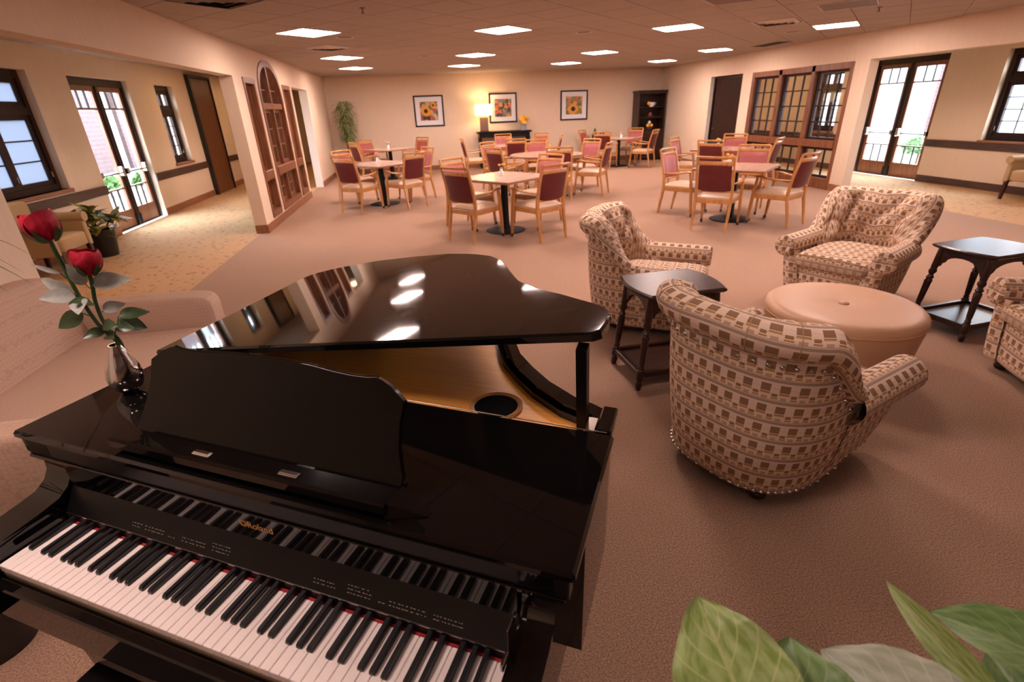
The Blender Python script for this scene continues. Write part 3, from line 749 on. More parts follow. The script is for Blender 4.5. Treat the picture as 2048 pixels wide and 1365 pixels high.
# ---------------------------------------------------------------- courtyards outside
struct('ground_court_left', G().box(-40, XOL-.25, -10, 45, -.25, -.12), 'patio')
struct('ground_court_right', G().box(XOR+.25, 45, -10, 45, -.25, -.12), 'patio')
t = thing('brick_building', 'sunlit brick wing with pale panels across the left court', 'building', (-12, 24, -.12))
for a, b_ in ((-6, .3), (1.2, 1.7), (4.6, 9)): obj('brick_wall', G().box(-.5, 0, a, b_, 0, 3.4), 'brick', t)
for a, b_ in ((.3, 1.2), (1.7, 4.6)): obj('pale_panel', G().box(-.5, -.15, a, b_, 0, 3.4), 'stucco', t)
t = thing('stucco_building', 'pale stucco wing with a brick pier across the right court', 'building', (24, 23, -.12))
obj('pale_wall', G().box(0, .5, -.9, 14, 0, 3.6), 'stucco', t); obj('brick_pier', G().box(-.3, .5, -2.2, -.9, 0, 3.8), 'brick', t); obj('pale_wall', G().box(.1, .5, -9, -2.2, 0, 3.6), 'stucco', t)
for a in (5.2, 6.3): obj('window', G().box(-.03, .02, a, a+.8, 2.4, 3.3), 'pot_blue', t)
def bush(name, loc, r, label, n=420, m='bush_green', cat='bush'):
    t = thing(name, label, cat, loc); g = G(); rnd = random.Random(sum(map(ord, label)))
    for k in range(n):
        a, z = rnd.random()*2*PI, rnd.uniform(-.2, 1); q = math.sqrt(max(0, 1-z*z)); rr = r*rnd.uniform(.6, 1)
        c = Vector((rr*q*math.cos(a), rr*q*math.sin(a), r*.75+rr*z*.85)); d = Vector((rnd.uniform(-1, 1), rnd.uniform(-1, 1), rnd.uniform(-.4, 1))).normalized()
        e = d.orthogonal().normalized()*.05; l = d*.12
        g.add([c, c+l*.5+e, c+l, c+l*.5-e], [(0, 1, 2, 3)])
    o = obj('foliage', g, m, t, normals=False); o['kind'] = 'stuff'
    obj('stem', G().tube([(0, 0, 0), (0, 0, r*.8)], .03, 6), 'stem_brown', t)
bush('garden_bush', (13.4, 12.45, -.12), .5, 'bright green bush outside the right glazed doors')
bush('garden_bush', (-8.2, 15.6, -.12), .30, 'bright green bush outside the left door leaf')
bush('garden_bush', (-7.6, 16.4, -.12), .32, 'bright green bush outside the right leaf of the left doors')

# ---------------------------------------------------------------- grand piano (own frame: u along the keys, v away from the player)
PIANO = thing('grand_piano', 'glossy black digital baby grand piano with its lid on the low prop', 'piano', (-1.0725, 1.0593, 0), -.5095)
ZK = .744; KW = 1.225/52
# keys
wg = G().box(.0006, KW-.0006, .001, .1495, ZK-.019, ZK, .0012)
w0 = obj('white_key', wg, 'ivory', PIANO)
for i in range(1, 52): share('white_key', w0, PIANO, (i*KW, 0, 0))
bgm = G(); bw = .0061
for (y, z, w, wt) in ((.052, ZK, bw, bw),): pass
V = [(-bw, .054, ZK-.004), (bw, .054, ZK-.004), (bw, .158, ZK-.004), (-bw, .158, ZK-.004),
     (-bw*.93, .0545, ZK+.006), (bw*.93, .0545, ZK+.006), (bw, .158, ZK+.0105), (-bw, .158, ZK+.0105),
     (-bw*.72, .059, ZK+.0115), (bw*.72, .059, ZK+.0115), (bw*.76, .158, ZK+.0135), (-bw*.76, .158, ZK+.0135)]
bgm.add(V, [(0,1,5,4), (4,5,9,8), (1,2,6,5), (5,6,10,9), (3,0,4,7), (7,4,8,11), (8,9,10,11), (2,3,7,11,10,6), (0,3,2,1)])
b0 = None
offs = {0: .0012, 2: -.0018, 3: .0018, 5: -.002, 6: 0}
for i in range(51):
    n = i % 7          # 0=A 1=B 2=C 3=D 4=E 5=F 6=G
    if n in (1, 4): continue
    x = (i+1)*KW + offs[n]
    if b0 is None: b0 = obj('black_key', bgm, 'ebony', PIANO, loc=(x, 0, 0))
    else: share('black_key', b0, PIANO, (x, 0, 0))
obj('key_felt', G().box(0, 1.225, .1497, .1565, ZK-.012, ZK-.001), 'red_felt', PIANO)
obj('key_rail', G().box(-.004, 1.229, .004, .16, ZK-.045, ZK-.0195), 'key_side', PIANO)
# sloping control panel, fall board, fascia
pb = G().prism([(.1585, ZK-.02), (.1585, .762), (.166, .772), (.178, .792), (.196, .822), (.21, .822), (.21, ZK-.02)], -.004, 1.229, lambda a, b, h: (h, a, b))
CP = obj('control_panel', pb, 'piano_satin', PIANO, smooth=25)
obj('panel_edge', G().box(-.004, 1.229, .1578, .1600, .7615, .7640), 'nickel', CP)
FB = obj('fall_board', G().box(-.004, 1.229, .196, .214, .80, .905, .003), 'piano_black', PIANO)
obj('fall_edge_glint', G().box(.10, 1.225, .1925, .196, .899, .904, .001), 'chrome', FB)  # chrome strip stands in for the highlight along the board's edge
obj('fascia', G().box(-.095, 1.325, .186, .22, .905, .963, .003), 'piano_satin', PIANO)
obj('fascia_lip', G().box(-.09, 1.32, .180, .187, .905, .915, .002), 'piano_black', PIANO)
# raised print on the panel: small marks in rows
pr = G(); rr = random.Random(3)
def dash(u, w, t, h=.0012):
    v = .166+(.178-.166)*t; z = .772+(.792-.772)*t
    n = Vector((0, -.857, .514)); e = Vector((0, .514, .857))
    p = Vector((u, v, z))+n*.0006
    pr.add([p, p+Vector((w, 0, 0)), p+Vector((w, 0, 0))+e*h, p+e*h], [(0, 1, 2, 3)])
for (ua, ub, rows) in ((.232, .262, 2), (.275, .335, 2), (.352, .378, 1), (.396, .47, 2), (.49, .545, 3), (.775, .83, 2), (.86, .915, 3), (.935, .945, 1), (.96, 1.045, 2), (1.06, 1.12, 2)):
    for r_ in range(rows):
        u = ua
        while u < ub:
            w = rr.uniform(.002, .007); dash(u, w, .25+.33*r_); u += w+rr.uniform(.0015, .007)
obj('panel_print', pr, 'grey_print', CP, normals=False)['kind'] = 'stuff'
# maker's name in gold letters, with its ringed emblem
fc = bpy.data.curves.new('maker_name', 'FONT'); fc.body = 'Roland'; fc.size = .026; fc.extrude = .0003; fc.align_x = 'LEFT'
fo = bpy.data.objects.new('maker_tmp', fc); col.objects.link(fo)
dg = bpy.context.evaluated_depsgraph_get(); me = bpy.data.meshes.new_from_object(fo.evaluated_get(dg)); bpy.data.objects.remove(fo)
me.materials.clear(); me.materials.append(M['gold_print'])
LO = bpy.data.objects.new('maker_name', me); col.objects.link(LO); LO.parent = FB; LO.location = (.594, .1953, .853); LO.rotation_euler = (PI/2, 0, 0)
g = G()
for r0, r1 in ((.0042, .0054), (.0066, .0078), (.0088, .0098)):
    n = 20
    V = [(.584+r*1.15*math.cos(2*PI*k/n), .1952, .862+r*math.sin(2*PI*k/n)) for r in (r0, r1) for k in range(n)]
    g.add(V, [(k, (k+1) % n, n+(k+1) % n, n+k) for k in range(n)])
obj('maker_emblem', g, 'gold_print', FB, normals=False)
# arms at both ends of the keyboard
prof = [(-.075, .62), (-.075, .752), (-.062, .772), (-.03, .782), (.06, .792), (.12, .799), (.16, .806), (.188, .824), (.203, .848), (.206, .872), (.197, .896), (.186, .92), (.186, .963), (.30, .963), (.30, .62)]
for a, b_ in ((-.102, -.008), (1.233, 1.298)):
    ar = obj('arm', G().prism(prof, a, b_, lambda p, q, h: (h, p, q)), 'piano_black', PIANO, smooth=35, tri=True)
    obj('arm_bevel', G().prism([(-.07, .70), (-.07, .755), (-.055, .768), (.12, .79), (.15, .80), (.15, .70)], (b_ if a < 0 else a)-.003, (b_ if a < 0 else a)+.003, lambda p, q, h: (h, p, q)), 'piano_black', ar, tri=True)
obj('key_bed', G().box(-.098, 1.294, -.03, .40, .60, ZK-.046, .006), 'piano_black', PIANO)
obj('key_slip', G().box(-.008, 1.233, -.032, -.006, .605, .718, .004), 'piano_black', PIANO)
# hinge plate at the right cheek
obj('fall_hinge', G().box(1.2305, 1.233, .13, .17, .80, .87, .002).box(1.226, 1.2325, .10, .13, .80, .818, .002), 'nickel', PIANO)

# case: bent rim
outer = [(1.33, .30), (1.33, .585), (1.326, .64), (1.305, .70), (1.262, .725), (1.21, .745), (1.12, .81), (1.05, .88), (.985, .957), (.935, 1.05), (.895, 1.16), (.85, 1.28), (.79, 1.375), (.70, 1.45), (.58, 1.505), (.42, 1.53), (.25, 1.53), (.08, 1.51), (-.03, 1.46), (-.09, 1.37), (-.102, 1.25), (-.102, .90), (-.102, .585), (-.102, .30)]
def offset(poly, d):
    out = []
    for i, p in enumerate(poly):
        a = Vector(poly[max(i-1, 0)]); b_ = Vector(poly[min(i+1, len(poly)-1)]); t = (b_-a).normalized()
        out.append((p[0]-t.y*d, p[1]+t.x*d))
    return out
inner = offset(outer, .045)
g = G()
for i in range(len(outer)-1): g.prism([outer[i], outer[i+1], inner[i+1], inner[i]], .62, .972, lambda a, b_, h: (a, b_, h))
RIM = obj('rim', g, 'piano_black', PIANO, smooth=40)
ig = G(); in2 = offset(outer, .058)
for i in range(1, len(outer)-2): ig.prism([inner[i], inner[i+1], in2[i+1], in2[i]], .935, .955, lambda a, b_, h: (a, b_, h))
obj('inner_rim', ig, 'piano_black', RIM, smooth=40)
obj('bottom_board', G().prism(inner, .62, .65, lambda a, b_, h: (a, b_, h)), 'piano_satin', PIANO, tri=True)
SB = obj('soundboard', G().prism([p for p in in2 if p[1] > .32], .920, .935, lambda a, b_, h: (a, b_, h)), 'soundboard', PIANO, tri=True)
obj('speaker_ring', G().lathe([(.060, 0), (.074, .0), (.074, .004), (.067, .007), (.060, .004), (.060, 0)], 32, (1.0, .695, .935), cap=False), 'honey_wood', SB, smooth=40)
obj('speaker_cone', G().lathe([(0, .002), (.03, .0035), (.061, .0015), (.061, .0)], 32, (1.0, .695, .935)), 'speaker_black', SB, smooth=40)
# fixed front part of the lid
TB = obj('top_board', G().box(-.105, 1.337, .175, .585, .963, .985, .006), 'piano_black', PIANO)
obj('top_hinge', G().box(-.09, 1.32, .5835, .5865, .9845, .9875, .001), 'nickel', TB)
obj('cheek_block', G().box(1.292, 1.330, .588, .70, .962, .988, .004), 'piano_black', PIANO)
obj('hinge_leaf', G().box(1.262, 1.29, .60, .66, .955, .975, .003), 'nickel', PIANO)
# raised lid, hinged on the bass side
th = math.radians(9.03)
lid = [(-.03, .60), (.40, .60), (1.40, .598), (1.418, .612), (1.424, .66), (1.42, .72), (1.405, .755), (1.375, .785), (1.265, .880), (1.17, .955), (1.085, 1.045), (1.045, 1.11), (1.0, 1.19), (.95, 1.28), (.896, 1.371), (.821, 1.455), (.75, 1.505), (.678, 1.544), (.554, 1.592), (.36, 1.612), (.166, 1.61), (.023, 1.567), (-.06, 1.53), (-.12, 1.47), (-.13, 1.40), (-.105, 1.25), (-.075, 1.03), (-.055, .86), (-.042, .72)]
LM = Matrix.Translation((-.105, 0, .990)) @ Matrix.Rotation(-th, 4, 'Y')
g = G(); n = len(lid); ins = offset(lid+[lid[0]], .006)[:n]; ins[0] = (lid[0][0]+.006, lid[0][1]+.006)
cen = Vector((.6, 1.1))
def shrink(p, d): q = Vector(p); e = (cen-q).normalized(); q = q+e*d; return (q.x, q.y)
top = [shrink(p, .006) for p in lid]
V = [(a, b_, 0) for a, b_ in lid]+[(a, b_, .016) for a, b_ in lid]+[(a, b_, .022) for a, b_ in top]
F = [list(range(n))[::-1], [2*n+i for i in range(n)]]+[(i, (i+1) % n, n+(i+1) % n, n+i) for i in range(n)]+[(n+i, n+(i+1) % n, 2*n+(i+1) % n, 2*n+i) for i in range(n)]
g.add(V, F).xf(LM)
LID = obj('lid', g, 'piano_black', PIANO, smooth=30, tri=True)
PR = obj('lid_prop', G().tube([(1.247, .672, .90), (1.250, .640, 1.05), (1.252, .612, 1.188)], .0125, 4, square=True, flat=1.3), 'piano_satin', PIANO)
obj('prop_cup', G().lathe([(.02, 0), (.024, .004), (.018, .01), (.0, .01)], 16, (1.247, .672, .90)), 'nickel', PR, smooth=40)
# music desk with its ledge and clips
dz = Vector((0, .4375, .8992)); dn = Vector((0, -.8992, .4375)); d0 = Vector((0, .255, 1.008))
half_ = [(.612, .216), (.56, .2155), (.50, .2135), (.444, .208), (.40, .2055), (.36, .206), (.335, .210), (.322, .206), (.30, .196), (.283, .183), (.268, .172), (.270, .146), (.272, .126), (.268, .077), (.258, .039), (.252, .022), (.256, 0)]
outl = half_+[(1.224-a, b_) for a, b_ in half_[::-1]][:-1]
def desk(a, b_, h): return Vector((a, 0, 0))+d0+dz*b_+dn*h
DK = obj('music_desk', G().prism(outl, -.012, .002, desk), 'piano_desk', PIANO, smooth=25, tri=True)
obj('desk_edge', G().tube([desk(a, b_, -.004) for a, b_ in half_[:7]][::-1]+[desk(1.224-a, b_, -.004) for a, b_ in half_[1:7]], .0042, 6), 'piano_black', DK, smooth=60)
lp = [(.190, 1.0), (.193, .996), (.255, .996), (.276, 1.0), (.276, 1.008), (.205, 1.010), (.199, 1.020), (.190, 1.018)]
LG = obj('desk_ledge', G().prism(lp, .238, .972, lambda p, q, h: (h, p, q)), 'piano_black', DK, tri=True)
for s_, u0, u1 in ((1, .968, 1.045), (-1, .246, .170)):
    g = G(); g.add([(u0, .205, 1.012), (u0, .262, 1.012), (u1, .222, .9865), (u1, .236, .9865), (u0, .192, .9865), (u0, .27, .9865)], [(0, 1, 3, 2), (0, 2, 4), (1, 5, 3), (2, 3, 5, 4), (0, 4, 5, 1)])
    if s_ > 0: obj('desk_foot', g, 'piano_black', DK)
for u in (.489, .726):
    obj('score_clip', G().box(u-.024, u+.024, .216, .232, 1.009, 1.013, .0015).box(u-.022, u+.022, .219, .229, 1.013, 1.015, .001), 'chrome', DK)
obj('desk_support', G().box(.30, .92, .27, .33, .985, .997, .003), 'piano_satin', DK)
# legs, pedals
for (u, v) in ((-.02, .12), (1.215, .12), (.38, 1.32)):
    lg = obj('leg', G().tube([(u, v, .62), (u, v, .50), (u, v, .09)], [.062, .055, .038], 4, square=True), 'piano_black', PIANO)
    obj('caster', G().lathe([(.0, 0), (.028, 0), (.034, .02), (.028, .045), (.015, .05), (.015, .09), (0, .09)], 16, (u, v, 0)), 'nickel', lg, smooth=40)
ly = obj('pedal_lyre', G().box(.50, .53, .30, .36, .14, .61, .006).box(.695, .725, .30, .36, .14, .61, .006).box(.47, .755, .26, .40, .06, .14, .008), 'piano_black', PIANO)
for u in (.53, .6125, .695): obj('pedal', G().box(u-.014, u+.014, .17, .27, .075, .085, .004), 'nickel', ly)

# bench pushed under the keyboard
t = thing('piano_bench', 'black padded piano bench pushed under the keyboard', 'bench', (-1.0725+.61*math.cos(-.5095)+.16*math.sin(-.5095)*-1*-1, 1.0593+.61*math.sin(-.5095)-.16*math.cos(-.5095), 0), -.5095)
obj('seat_pad', G().box(-.41, .41, -.20, .17, .445, .50, .015), 'piano_satin', t); obj('seat_frame', G().box(-.40, .40, -.19, .16, .385, .445, .004), 'piano_black', t)
for sx in (-1, 1):
    for sy in (-.165, .135): obj('leg', G().tube([(sx*.37, sy, .385), (sx*.37, sy, 0)], [.022, .016], 4, square=True), 'piano_black', t)

# ---------------------------------------------------------------- vase with two roses on the piano
VB = Vector((-.874, 1.4204, .985))
t = thing('bud_vase', 'silver teardrop bud vase standing on the piano beside the music desk', 'vase', VB)
vp = [(.0, .0), (.016, .0), (.022, .004), (.034, .016), (.042, .034), (.0435, .05), (.040, .07), (.033, .092), (.025, .114), (.0185, .134), (.0165, .145), (.0150, .145), (.0165, .13), (.02, .118), (.0, .10)]
g = G(); nn = 36; m_ = len(vp); V = []; F = []
for k in range(nn):
    a = 2*PI*k/nn
    for r, z in vp:
        tw = a+z*5; q = 1+.045*math.cos(5*tw)*smoothstep(0, .05, z)*(1-smoothstep(.12, .145, z))
        V.append((r*q*math.cos(a)+.10*z*z/.02*.06, r*q*math.sin(a), z))
for k in range(nn):
    k2 = (k+1) % nn
    for j in range(m_-1): F.append((k*m_+j, k2*m_+j, k2*m_+j+1, k*m_+j+1))
g.add(V, F); obj('vase_body', g, 'chrome', t, smooth=60)
def leaf_g(L, W, curl=.2, fold=.25, n=8, tip=1.0, base=.0):
    """leaf along +y from the origin, folded on its midrib"""
    g = G(); V = []; UV = []; F = []
    for i in range(n+1):
        s = i/n; w = W*(math.sin(PI*min(1, s**.8))**.8)*(1-.25*s)+base*(1-s)
        if i == n: w = 0.0005
        y = L*s; z = -curl*L*s*s
        for k, q in enumerate((-1, -.5, 0, .5, 1)):
            V.append((q*w*.5, y, z+fold*abs(q)*w*.5)); UV.append((q, s))
    for i in range(n):
        for k in range(4): F.append((i*5+k, i*5+k+1, (i+1)*5+k+1, (i+1)*5+k))
    return g.add(V, F, UV)
def orient(g, p, d, up=(0, 0, 1), roll=0):
    d = Vector(d).normalized(); u = Vector(up); u = (u-d*u.dot(d))
    u = u.normalized() if u.length > 1e-4 else d.orthogonal().normalized()
    x = d.cross(u); Mx = Matrix((x, d, u)).transposed().to_4x4() @ Matrix.Rotation(roll, 4, 'Y'); Mx.translation = p
    return g.xf(Mx)
def rose(name, label, stem, head, lean, size, leaves, loc):
    t = thing(name, label, 'rose', loc)
    p = bez(stem, 8); obj('stem', G().tube(p, [.0042+.0012*(i/len(p)) for i in range(len(p))], 8), 'rose_green', t, smooth=60)
    hd = Vector(lean).normalized(); Hb = Vector(head)
    R0 = hd.to_track_quat('Z', 'Y').to_matrix().to_4x4()
    bud = G()                                  # closed heart of the bud
    bud.lathe([(0, 0), (.30, .08), (.40, .3), (.41, .55), (.36, .8), (.26, .95), (.14, .99), (.03, .94)], 20)
    obj('bud_heart', bud.xf(Matrix.Translation(Hb) @ R0 @ Matrix.Scale(size, 4)), 'rose_red', t, smooth=80)
    for k in range(5):                         # wrapping petals
        def pf(u, v, k=k):
            a = 2*PI*k/5 + (u-.5)*2.3; z = .03+(1.02+.03*(k % 3))*v-.22*v*(2*u-1)**2
            r = .06+.46*math.sin(PI*min(1, .10+.60*v))+.014*k
            if k == 1: r += .5*max(0, v-.80)
            return (r*math.cos(a), r*math.sin(a), z)
        obj('petal', G().grid(pf, 10, 8, uv=False).xf(Matrix.Translation(Hb) @ R0 @ Matrix.Scale(size, 4)), 'rose_red', t, smooth=180, normals=False)
    for k in range(5):                         # sepals
        a = 2*PI*k/5+.3
        def sf(u, v, a=a):
            w = .17*math.sin(PI*min(1, v+.12))*(1-v*.5); r = .10+.46*math.sin(PI*min(1, .08+.60*v*.85))+.02+.20*max(0, v-.7)
            return (r*math.cos(a)-(u-.5)*2*w*math.sin(a), r*math.sin(a)+(u-.5)*2*w*math.cos(a), -.04+.72*v*(.8+.06*k))
        obj('sepal', G().grid(sf, 4, 6, uv=False).xf(Matrix.Translation(Hb) @ R0 @ Matrix.Scale(size, 4)), 'rose_green', t, smooth=180, normals=False)
    for (a, p, d, L, W, mname, up) in leaves:
        pts = [Vector(a), (Vector(a)+Vector(p))*.5+Vector((0, 0, -.004)), Vector(p)]
        pet = obj('leaf', orient(leaf_g(L*1.38, W*1.42, .25, .22, 10), p, d, up), mname, t, smooth=180, normals=False)
        obj('petiole', G().tube(pts, .0013, 5), 'rose_green', pet, smooth=60)
    return t
rose('rose', 'taller deep red rose bud leaning left out of the silver vase',
     [(.012, 0, .06), (.016, -.002, .146), (-.014, .003, .20), (-.034, .006, .28), (-.044, .008, .36), (-.050, .009, .436)], (-.050, .009, .432), (-.18, .05, 1), .068,
     [((-.022, .004, .232), (-.030, -.012, .245), (-.9, -.35, -.35), .052, .036, 'rose_leaf', (.2, -.9, .5)),
      ((-.034, .006, .28), (-.036, -.006, .292), (-.55, -.6, .25), .050, .034, 'rose_leaf_back', (.1, -.8, .6)),
      ((-.034, .006, .28), (-.040, -.004, .300), (-.75, -.2, .62), .052, .026, 'rose_leaf_back', (.1, -.9, .3)),
      ((-.034, .006, .275), (-.028, -.006, .282), (.2, -.8, -.2), .040, .032, 'rose_leaf_back', (.1, -.6, .8)),
      ((-.040, .008, .33), (-.052, .0, .352), (-.8, -.2, .45), .046, .010, 'rose_leaf_back', (.1, -.9, .2)),
      ((-.020, .004, .215), (.000, -.006, .206), (.75, -.45, .12), .034, .026, 'rose_leaf', (.0, -.8, .6))], VB)
rose('rose', 'shorter red rose bud behind the taller stem in the silver vase',
     [(.014, .006, .06), (.020, .004, .146), (-.004, .010, .20), (-.011, .018, .26), (-.004, .021, .31), (.000, .021, .345)], (.000, .021, .338), (.10, .02, 1), .060,
     [((-.008, .021, .30), (-.004, .018, .312), (.85, .25, .10), .062, .042, 'rose_leaf_back', (-.1, -.75, .65)),
      ((-.008, .021, .30), (-.012, .010, .315), (-.12, -.35, .75), .046, .026, 'rose_leaf_back', (.4, -.9, .2)),
      ((-.010, .018, .26), (-.012, .010, .262), (-.1, -.75, .5), .044, .030, 'rose_leaf', (.2, -.6, .7)),
      ((-.010, .016, .24), (-.004, .022, .236), (.75, .35, .25), .038, .030, 'rose_leaf_back', (-.1, -.8, .6)),
      ((.008, .004, .168), (.036, .010, .222), (.9, .45, .05), .050, .030, 'rose_leaf', (.0, -.7, .7)),
      ((.008, .004, .168), (.032, .008, .212), (.85, .05, -.42), .048, .034, 'rose_leaf', (.1, -.8, .6)),
      ((.008, .004, .168), (.026, .002, .197), (.8, -.25, -.1), .032, .024, 'rose_leaf', (.0, -.8, .6)),
      ((.002, .006, .185), (-.002, -.006, .190), (-.55, -.6, .05), .036, .026, 'rose_leaf', (.1, -.7, .7)),
      ((.004, .006, .175), (.002, -.004, .178), (.5, -.7, .1), .030, .024, 'rose_leaf', (.0, -.7, .7))], VB)

# ---------------------------------------------------------------- dining chairs (face +x, origin on the floor under the seat)
def make_chair():
    t = thing('dining_chair', 'x', 'chair')
    g = G()                                           # padded seat, slightly crowned
    def st(u, v):
        x = -.235+.505*u; y = (v-.5)*(.50-.03*(1-u)); e = (1-abs(2*u-1)**6)*(1-abs(2*v-1)**6)
        return (x, y, .455+.045*e**.5)
    g.grid(st, 10, 10, uv=False); g.box(-.232, .268, -.245, .245, .435, .456)
    obj('seat', g, 'cream_vinyl', t, smooth=50)
    obj('seat_frame', G().box(-.235, .255, -.25, -.222, .375, .437, .004).box(-.235, .255, .222, .25, .375, .437, .004).box(.23, .258, -.222, .222, .375, .437, .004).box(-.24, -.212, -.222, .222, .375, .437, .004), 'honey_wood', t)
    for s in (-1, 1):
        obj('rear_leg', G().tube(bez([(-.305, s*.235, 0), (-.262, s*.238, .25), (-.232, s*.24, .45), (-.262, s*.24, .70), (-.345, s*.24, 1.0)], 5), [.011, .013, .014, .015, .016, .0175, .018, .018, .018, .018, .018, .018, .017, .016, .016, .015, .015, .014, .014, .013, .013], 4, square=True), 'honey_wood', t, smooth=30)
        fl = obj('front_leg', G().tube([(.285, s*.262, .05), (.262, s*.262, .30), (.245, s*.262, .50), (.215, s*.265, .665)], [.013, .018, .018, .015], 4, square=True), 'honey_wood', t, smooth=30)
        obj('caster', G().lathe([(0, -.014), (.022, -.014), (.026, 0), (.022, .014), (0, .014)], 14).xf(Matrix.Translation((.295, s*.262, .026)) @ Matrix.Rotation(PI/2, 4, 'X')), 'black_rubber', fl, smooth=40)
        obj('caster_hub', G().lathe([(0, -.018), (.011, -.018), (.011, .018), (0, .018)], 10).xf(Matrix.Translation((.295, s*.262, .026)) @ Matrix.Rotation(PI/2, 4, 'X')), 'chrome', fl, smooth=40)
        obj('armrest', G().tube(bez([(-.27, s*.245, .655), (-.13, s*.262, .648), (.06, s*.285, .660), (.17, s*.285, .682), (.245, s*.272, .672)], 4), [.013, .014, .016, .018, .020, .021, .022, .023, .024, .024, .024, .024, .024, .024, .023, .02, .016], 8, flat=.62, up=(0, 1, 0)), 'honey_wood', t, smooth=60)
    def rail(z, x, h, bow, th=.020):
        return G().grid(lambda u, v: (x-bow*(1-(2*u-1)**2)+th*.5*math.cos(2*PI*v), (u-.5)*.465, z-.06*0+h*.5*math.sin(2*PI*v)), 10, 10, closed_v=True, uv=False)
    obj('top_rail', rail(.992, -.340, .036, .035, .026), 'honey_wood', t, smooth=60)
    obj('crest_rail', rail(.915, -.316, .060, .035, .022), 'honey_wood', t, smooth=60)
    obj('lower_rail', rail(.545, -.240, .030, .02, .022), 'honey_wood', t, smooth=60)
    def pad(off, d):
        def f(u, v):
            y = (u-.5)*.43; z = .545+.36*v; x = -.238-.085*((z-.5)/.4)**1.2-.032*(1-(2*u-1)**2)
            e = (1-abs(2*u-1)**8)*(1-abs(2*v-1)**8)
            return (x+off+d*e**.5, y, z)
        return f
    obj('back_cushion', G().grid(pad(.004, .026), 8, 8, uv=False), 'rose_vinyl', t, smooth=180, normals=False)
    obj('back_panel', G().grid(pad(-.002, -.012), 8, 8, uv=False), 'burgundy_vinyl', t, smooth=180, normals=False)
    return t
CH0 = make_chair(); KIDS[CH0.name] = list(CH0.children)
for k in CH0.children: KIDS[k.name] = list(k.children)
ch_used = []
def chair(x, y, deg, label, group):
    c = CH0 if not ch_used else copy_tree(CH0)
    ch_used.append(c); c.location = (x, y, 0); c.rotation_euler = (0, 0, math.radians(deg))
    c['label'] = label; c['group'] = group; c['category'] = 'chair'
# ---------------------------------------------------------------- dining tables
TH = .785
def table(x, y, deg, label, side=1.0, rnd=0):
    t = thing('dining_table', label, 'table', (x, y, 0), math.radians(deg), 'dining tables')
    h = side/2
    if rnd:
        obj('table_top', G().lathe([(0, TH), (rnd-.004, TH), (rnd, TH-.004), (rnd-.02, TH-.02), (0, TH-.02)], 48), 'laminate_top', t, smooth=40)
        obj('edge_band', G().lathe([(rnd-.02, TH-.006), (rnd+.002, TH-.006), (rnd+.002, TH-.034), (rnd-.02, TH-.034)], 48), 'table_edge', t, smooth=40)
    else:
        obj('table_top', G().box(-h, h, -h, h, TH-.02, TH, .004), 'laminate_top', t)
        obj('edge_band', G().box(-h-.002, h+.002, -h-.002, h+.002, TH-.036, TH-.007, .004), 'table_edge', t)
    obj('column', G().tube([(0, 0, .03), (0, 0, .10), (0, 0, TH-.12), (0, 0, TH-.05)], [.052, .042, .034, .046], 4, square=True), 'black_iron', t)
    obj('spider', G().box(-.28, .28, -.03, .03, TH-.05, TH-.033).box(-.03, .03, -.28, .28, TH-.05, TH-.033), 'black_iron', t)
    obj('base_disc', G().lathe([(0, 0), (.29, 0), (.30, .008), (.28, .016), (.10, .034), (0, .038)], 32), 'black_iron', t, smooth=40)
    return t
VS = []
def vase(x, y, label, kind):
    t = thing('table_vase', label, 'vase', (x, y, TH), random.random()*6, 'small flower vases on the dining tables')
    obj('vase_body', G().lathe([(0, 0), (.030, 0), (.034, .02), (.030, .06), (.020, .085), (.024, .10), (.020, .10), (.016, .085), (0, .06)], 16), 'vase_white', t, smooth=50)
    rr = random.Random(kind)
    for k in range(4):
        a = rr.random()*6.28; d = rr.uniform(.02, .05); h = rr.uniform(.13, .19); c = (d*math.cos(a), d*math.sin(a), h)
        st = obj('flower_stem', G().tube([(0, 0, .06), (c[0]*.6, c[1]*.6, .11), c], .0025, 5), 'leaf_green', t)
        obj('bloom', G().sphere(c, .022, 8, 6, (1, 1, .7)), 'petal_yellow' if kind % 3 != 1 else 'petal_pink', st, smooth=180)
        lf = orient(leaf_g(.06, .03, .3, .2, 4), (c[0]*.5, c[1]*.5, .10), (math.cos(a+1), math.sin(a+1), .6)); obj('leaf', lf, 'leaf_green', st, smooth=180, normals=False)
W = 'burgundy-backed wooden chair '
# nearest square table, in front of the piano
table(1.19, 7.56, 40, 'square wood-top table on a black pedestal, nearest beyond the piano'); vase(1.17, 7.62, 'small white vase with yellow flowers on the table nearest the piano', 0)
gA = 'chairs at the nearest centre table'
chair(.70, 7.19, 41, W+'seen from behind, left front of the table nearest the piano', gA)
chair(1.58, 7.00, 120, W+'seen from behind, right front of the table nearest the piano', gA)
chair(.72, 8.10, -50, W+'facing us, left rear of the table nearest the piano', gA)
chair(1.80, 8.02, 218, W+'facing us, right rear of the table nearest the piano', gA)
# left square table
table(-.76, 10.77, 48, 'square wood-top table on a black pedestal beside the arched window'); vase(-.80, 10.85, 'small white vase with flowers on the table by the arched window', 1)
gB = 'chairs at the left square table'
chair(-1.14, 10.13, 55, W+'seen from behind, left front of the table by the arched window', gB)
chair(-.28, 10.26, 130, W+'seen from behind, right front of the table by the arched window', gB)
chair(-1.32, 11.30, -42, W+'facing us, left rear of the table by the arched window', gB)
chair(-.10, 11.20, 208, W+'facing left, right rear of the table by the arched window', gB)
